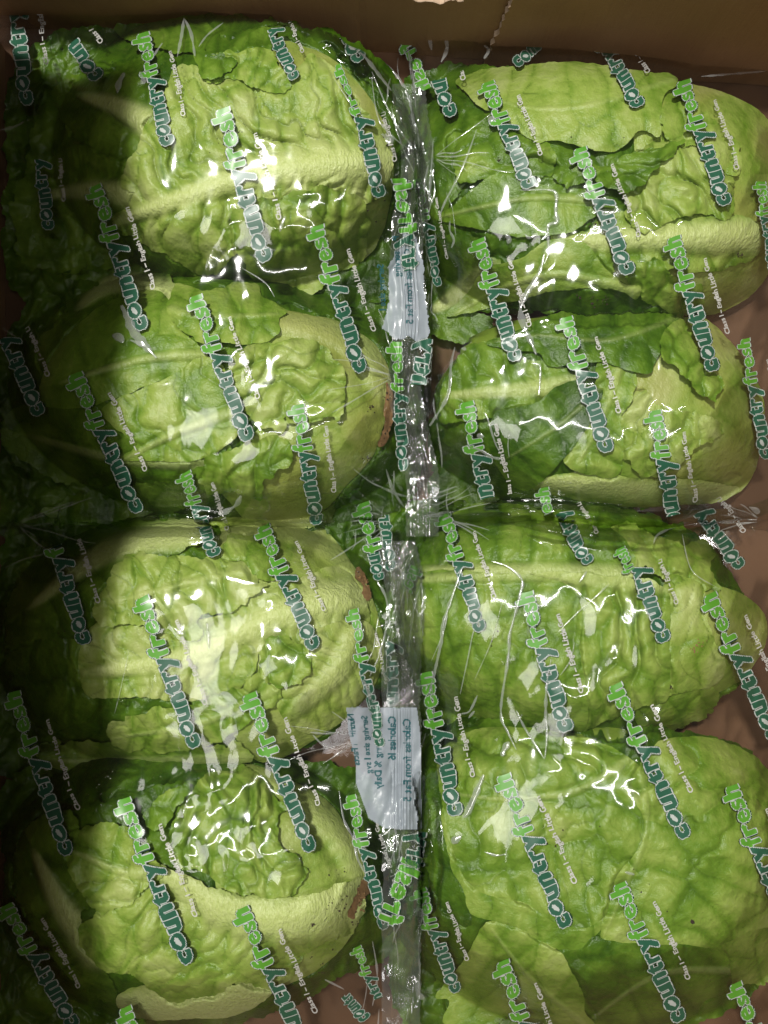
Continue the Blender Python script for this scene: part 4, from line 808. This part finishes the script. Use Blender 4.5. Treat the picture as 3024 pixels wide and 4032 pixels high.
rc = random.Random(21)
for _ in range(64):                                     # bunched film beside the seals
    y = rc.uniform(150, 4000); x = rc.gauss(1600, 75) + (25 if y < 2000 else -20); n = rc.uniform(60, 260); sl = rc.gauss(0, .16)
    crease(1, [((x + sl * k + rc.gauss(0, 5)) * 1.0635, (y + k) * 1.0635) for k in (0, n * .35, n * .7, n)], rc.uniform(.12, .38))
for cx_, cy_, sg in ((1640, 2040, 1), (1540, 2050, -1), (1560, 1480, -1), (1700, 620, 1), (3000, 2050, -1), (60, 2060, 1), (1450, 2900, -1), (1640, 1990, 1)):
    for q in range(6):                                  # tension folds that fan out from the corners
        a = rc.uniform(-.75, .75); n = rc.uniform(90, 330)
        crease(1, [((cx_ + sg * math.cos(a) * k) * 1.0635, (cy_ + math.sin(a) * k + rc.gauss(0, 4)) * 1.0635) for k in (20, n * .4, n * .75, n)], rc.uniform(.1, .26))
# droplets under the film
def droplets(bag, r, spots):
    V = []; F = []
    for (x, y, rad, n, s0) in spots:
        for _ in range(n):
            px, py = P(r, [(x + random.gauss(0, rad), y + random.gauss(0, rad * .6))])[0]; z = float(film_at(np.array([px]), np.array([py]))[0]) + .0001
            s = s0 * random.uniform(.5, 1.5) * .001; X0, Y0 = unproject(px, py, z); b = len(V); V.append((X0, Y0, z + s * .7))
            for k, (rr, hh) in enumerate(((.5, .58), (.85, .32), (1, 0))):
                for q in range(10): V.append((X0 + rr * s * math.cos(q * .62832), Y0 + rr * s * math.sin(q * .62832), z + s * hh))
            for q in range(10):
                F.append((b, b, b + 1 + q, b + 1 + (q + 1) % 10))
                for k in (0, 1): F.append((b + 1 + k * 10 + q, b + 11 + k * 10 + q, b + 11 + k * 10 + (q + 1) % 10, b + 1 + k * 10 + (q + 1) % 10))
    X0, Y0, Z0 = ROOT[bag].location; me = bpy.data.meshes.new('droplets'); me.from_pydata([(x - X0, y - Y0, z - Z0) for x, y, z in V], [], [f if f[0] != f[1] else f[1:] for f in F])
    me.polygons.foreach_set('use_smooth', [True] * len(me.polygons)); me.materials.append(M_drop); o = bpy.data.objects.new('droplets', me); link(o, ROOT[bag]); o['kind'] = 'stuff'
M_drop = film_material('water_drop', .06, 1.2, .02, 0.000001)
droplets('B', 7, [(450, 95, 90, 26, .6), (480, 135, 60, 8, .8), (600, 100, 30, 6, .7)])
droplets('B', 5, [(500, 800, 12, 2, 1.6), (600, 800, 12, 2, 1.3), (600, 1050, 40, 5, .5), (350, 790, 10, 2, .7)])
droplets('C', 4, [(950, 205, 30, 6, .6), (700, 20, 60, 5, .5)]); droplets('D', 6, [(1380, 860, 10, 1, .9), (480, 60, 200, 10, .4), (1590, 90, 14, 2, .9)])

# ------------------------------------------------------------------ the cardboard box and what it stands on
BR = math.radians(-4.2)                                 # the far wall runs slightly askew
box = thing('cardboard_box', 'open brown cardboard box with a torn hand hole, holding the bagged lettuces', 'box', (0, 0, 0))
def boxpart(name, V, F, m, label=None):
    me = bpy.data.meshes.new(name); me.from_pydata(V, [], F); me.materials.append(m); me.update(); o = bpy.data.objects.new(name, me); link(o, box)
    if label: o['label'] = label
    return o
V, F = join_boxes([(-.262, -.345, 0.0, .262, .285, .0032)]); boxpart('box_floor', V, F, M_shaded)
def wall(name, x0, x1, y, rot, h0, h1, th, hole=None, tears=(), tilt=0.0, cut=None, seed=0, c=.0060):
    """Upright cardboard sheet on a fine grid, with a torn hole, thickness and a slightly wavy face."""
    xs = np.arange(x0, x1, c); zs = np.arange(h0, h1, c); X, Zz = np.meshgrid(xs, zs)
    d = np.full(X.shape, -1.0)
    if hole: d = -(np.hypot((X - hole[0]) / hole[2], (Zz - hole[1]) / hole[3]) - 1) * hole[3]; d = d + .0022 * fbm(X / .006, Zz / .006, seed, 3)
    if cut: d = cut[0] + cut[1] * (Zz - h0) - X + .0014 * fbm(Zz / .012, Zz / .004, seed, 3)
    keep = (d[:-1, :-1] + d[1:, :-1] + d[:-1, 1:] + d[1:, 1:]) / 4 < 0; u, Fq = grid_faces(keep)
    full = np.zeros(X.shape, int); full[:-1, :-1] += keep; full[1:, :-1] += keep; full[:-1, 1:] += keep; full[1:, 1:] += keep
    gz, gq = np.gradient(d, c); g2 = np.maximum(gz ** 2 + gq ** 2, .3); sn = np.clip(np.where((full < 4) & (np.abs(d) < c * 1.5), d, 0), -c, c)
    X, Zz = X - sn * gq / g2, Zz - sn * gz / g2
    off = .0012 * fbm(X / .07, Zz / .09, seed + 3, 2)
    for (tx, sl, dp) in tears: off = off + dp * np.exp(-((X - tx - sl * (Zz - h0)) / .0016) ** 2) + dp * .8 * smooth(0, .03, X - tx)
    def tr(o_):
        yy = y + off + o_ + (Zz - h0) * math.tan(tilt); return np.stack([X * math.cos(rot) - yy * math.sin(rot), X * math.sin(rot) + yy * math.cos(rot), Zz], -1).reshape(-1, 3)
    A = tr(0)[u]; B = tr(th)[u]; n = len(A); e = {}
    for f in Fq:
        for a, b in zip(f, np.roll(f, -1)): e[(a, b)] = 1
    side = [(b, a, a + n, b + n) for (a, b) in e if (b, a) not in e]
    Fall = np.concatenate([Fq, Fq[:, ::-1] + n, np.array(side)]); mi = np.r_[np.zeros(len(Fq) * 2, int), np.ones(len(side), int)]
    return npmesh(name, np.concatenate([A, B]), Fall, [M_card, M_cut], box, smooth_=False, fmat=mi)
wall('side_wall', -.27, .27, .2475, BR, .0033, .104, .004, hole=(.005, .0720, .023, .0160), tears=((-.030, 0, .0009),), seed=5, c=.0018)
wall('inner_flap', .02, .262, .2440, BR, .0040, .104, .0032, cut=(.036, .10), seed=15, c=.0018)
wall('side_wall', -.27, .27, -.342, 0, .0033, .150, .004, seed=8)
wall('side_wall', -.26, .34, .236, -math.pi / 2, .0033, .150, .004, seed=9)     # right
def slab(name, x0, z0, x1, z1, th, ya, yb, label=None, extra=0.0):
    """A leaning sheet along y between two (x, z) lines."""
    dx, dz = x1 - x0, z1 - z0; L = math.hypot(dx, dz); nx, nz = -dz / L * th, dx / L * th
    V = [(x0, ya, z0), (x1, ya, z1), (x1 + nx, ya, z1 + nz), (x0 + nx, ya, z0 + nz)]; V += [(x + (extra * .62 if z > .15 else 0), yb, z + (extra if z > .15 else 0)) for x, _, z in V]
    F = [(0, 3, 2, 1), (4, 5, 6, 7), (0, 1, 5, 4), (1, 2, 6, 5), (2, 3, 7, 6), (3, 0, 4, 7)]
    return boxpart(name, V, F, M_card, label)
slab('side_wall', -.2050, .0033, -.1960, .100, .004, -.338, .25)
slab('shade_flap', -.1962, .1004, -.1580, .205, .004, -.338, .25, extra=.03)  # unseen flap, added and leaned in to cast shadow over the left side
wt = bpy.data.meshes.new('worktop'); V, F = join_boxes([(-1.6, -1.6, -.04, 1.6, 1.6, -.0012)]); wt.from_pydata(V, [], F); wt.materials.append(M_table)
o = bpy.data.objects.new('worktop', wt); COL.objects.link(o); o['kind'] = 'structure'
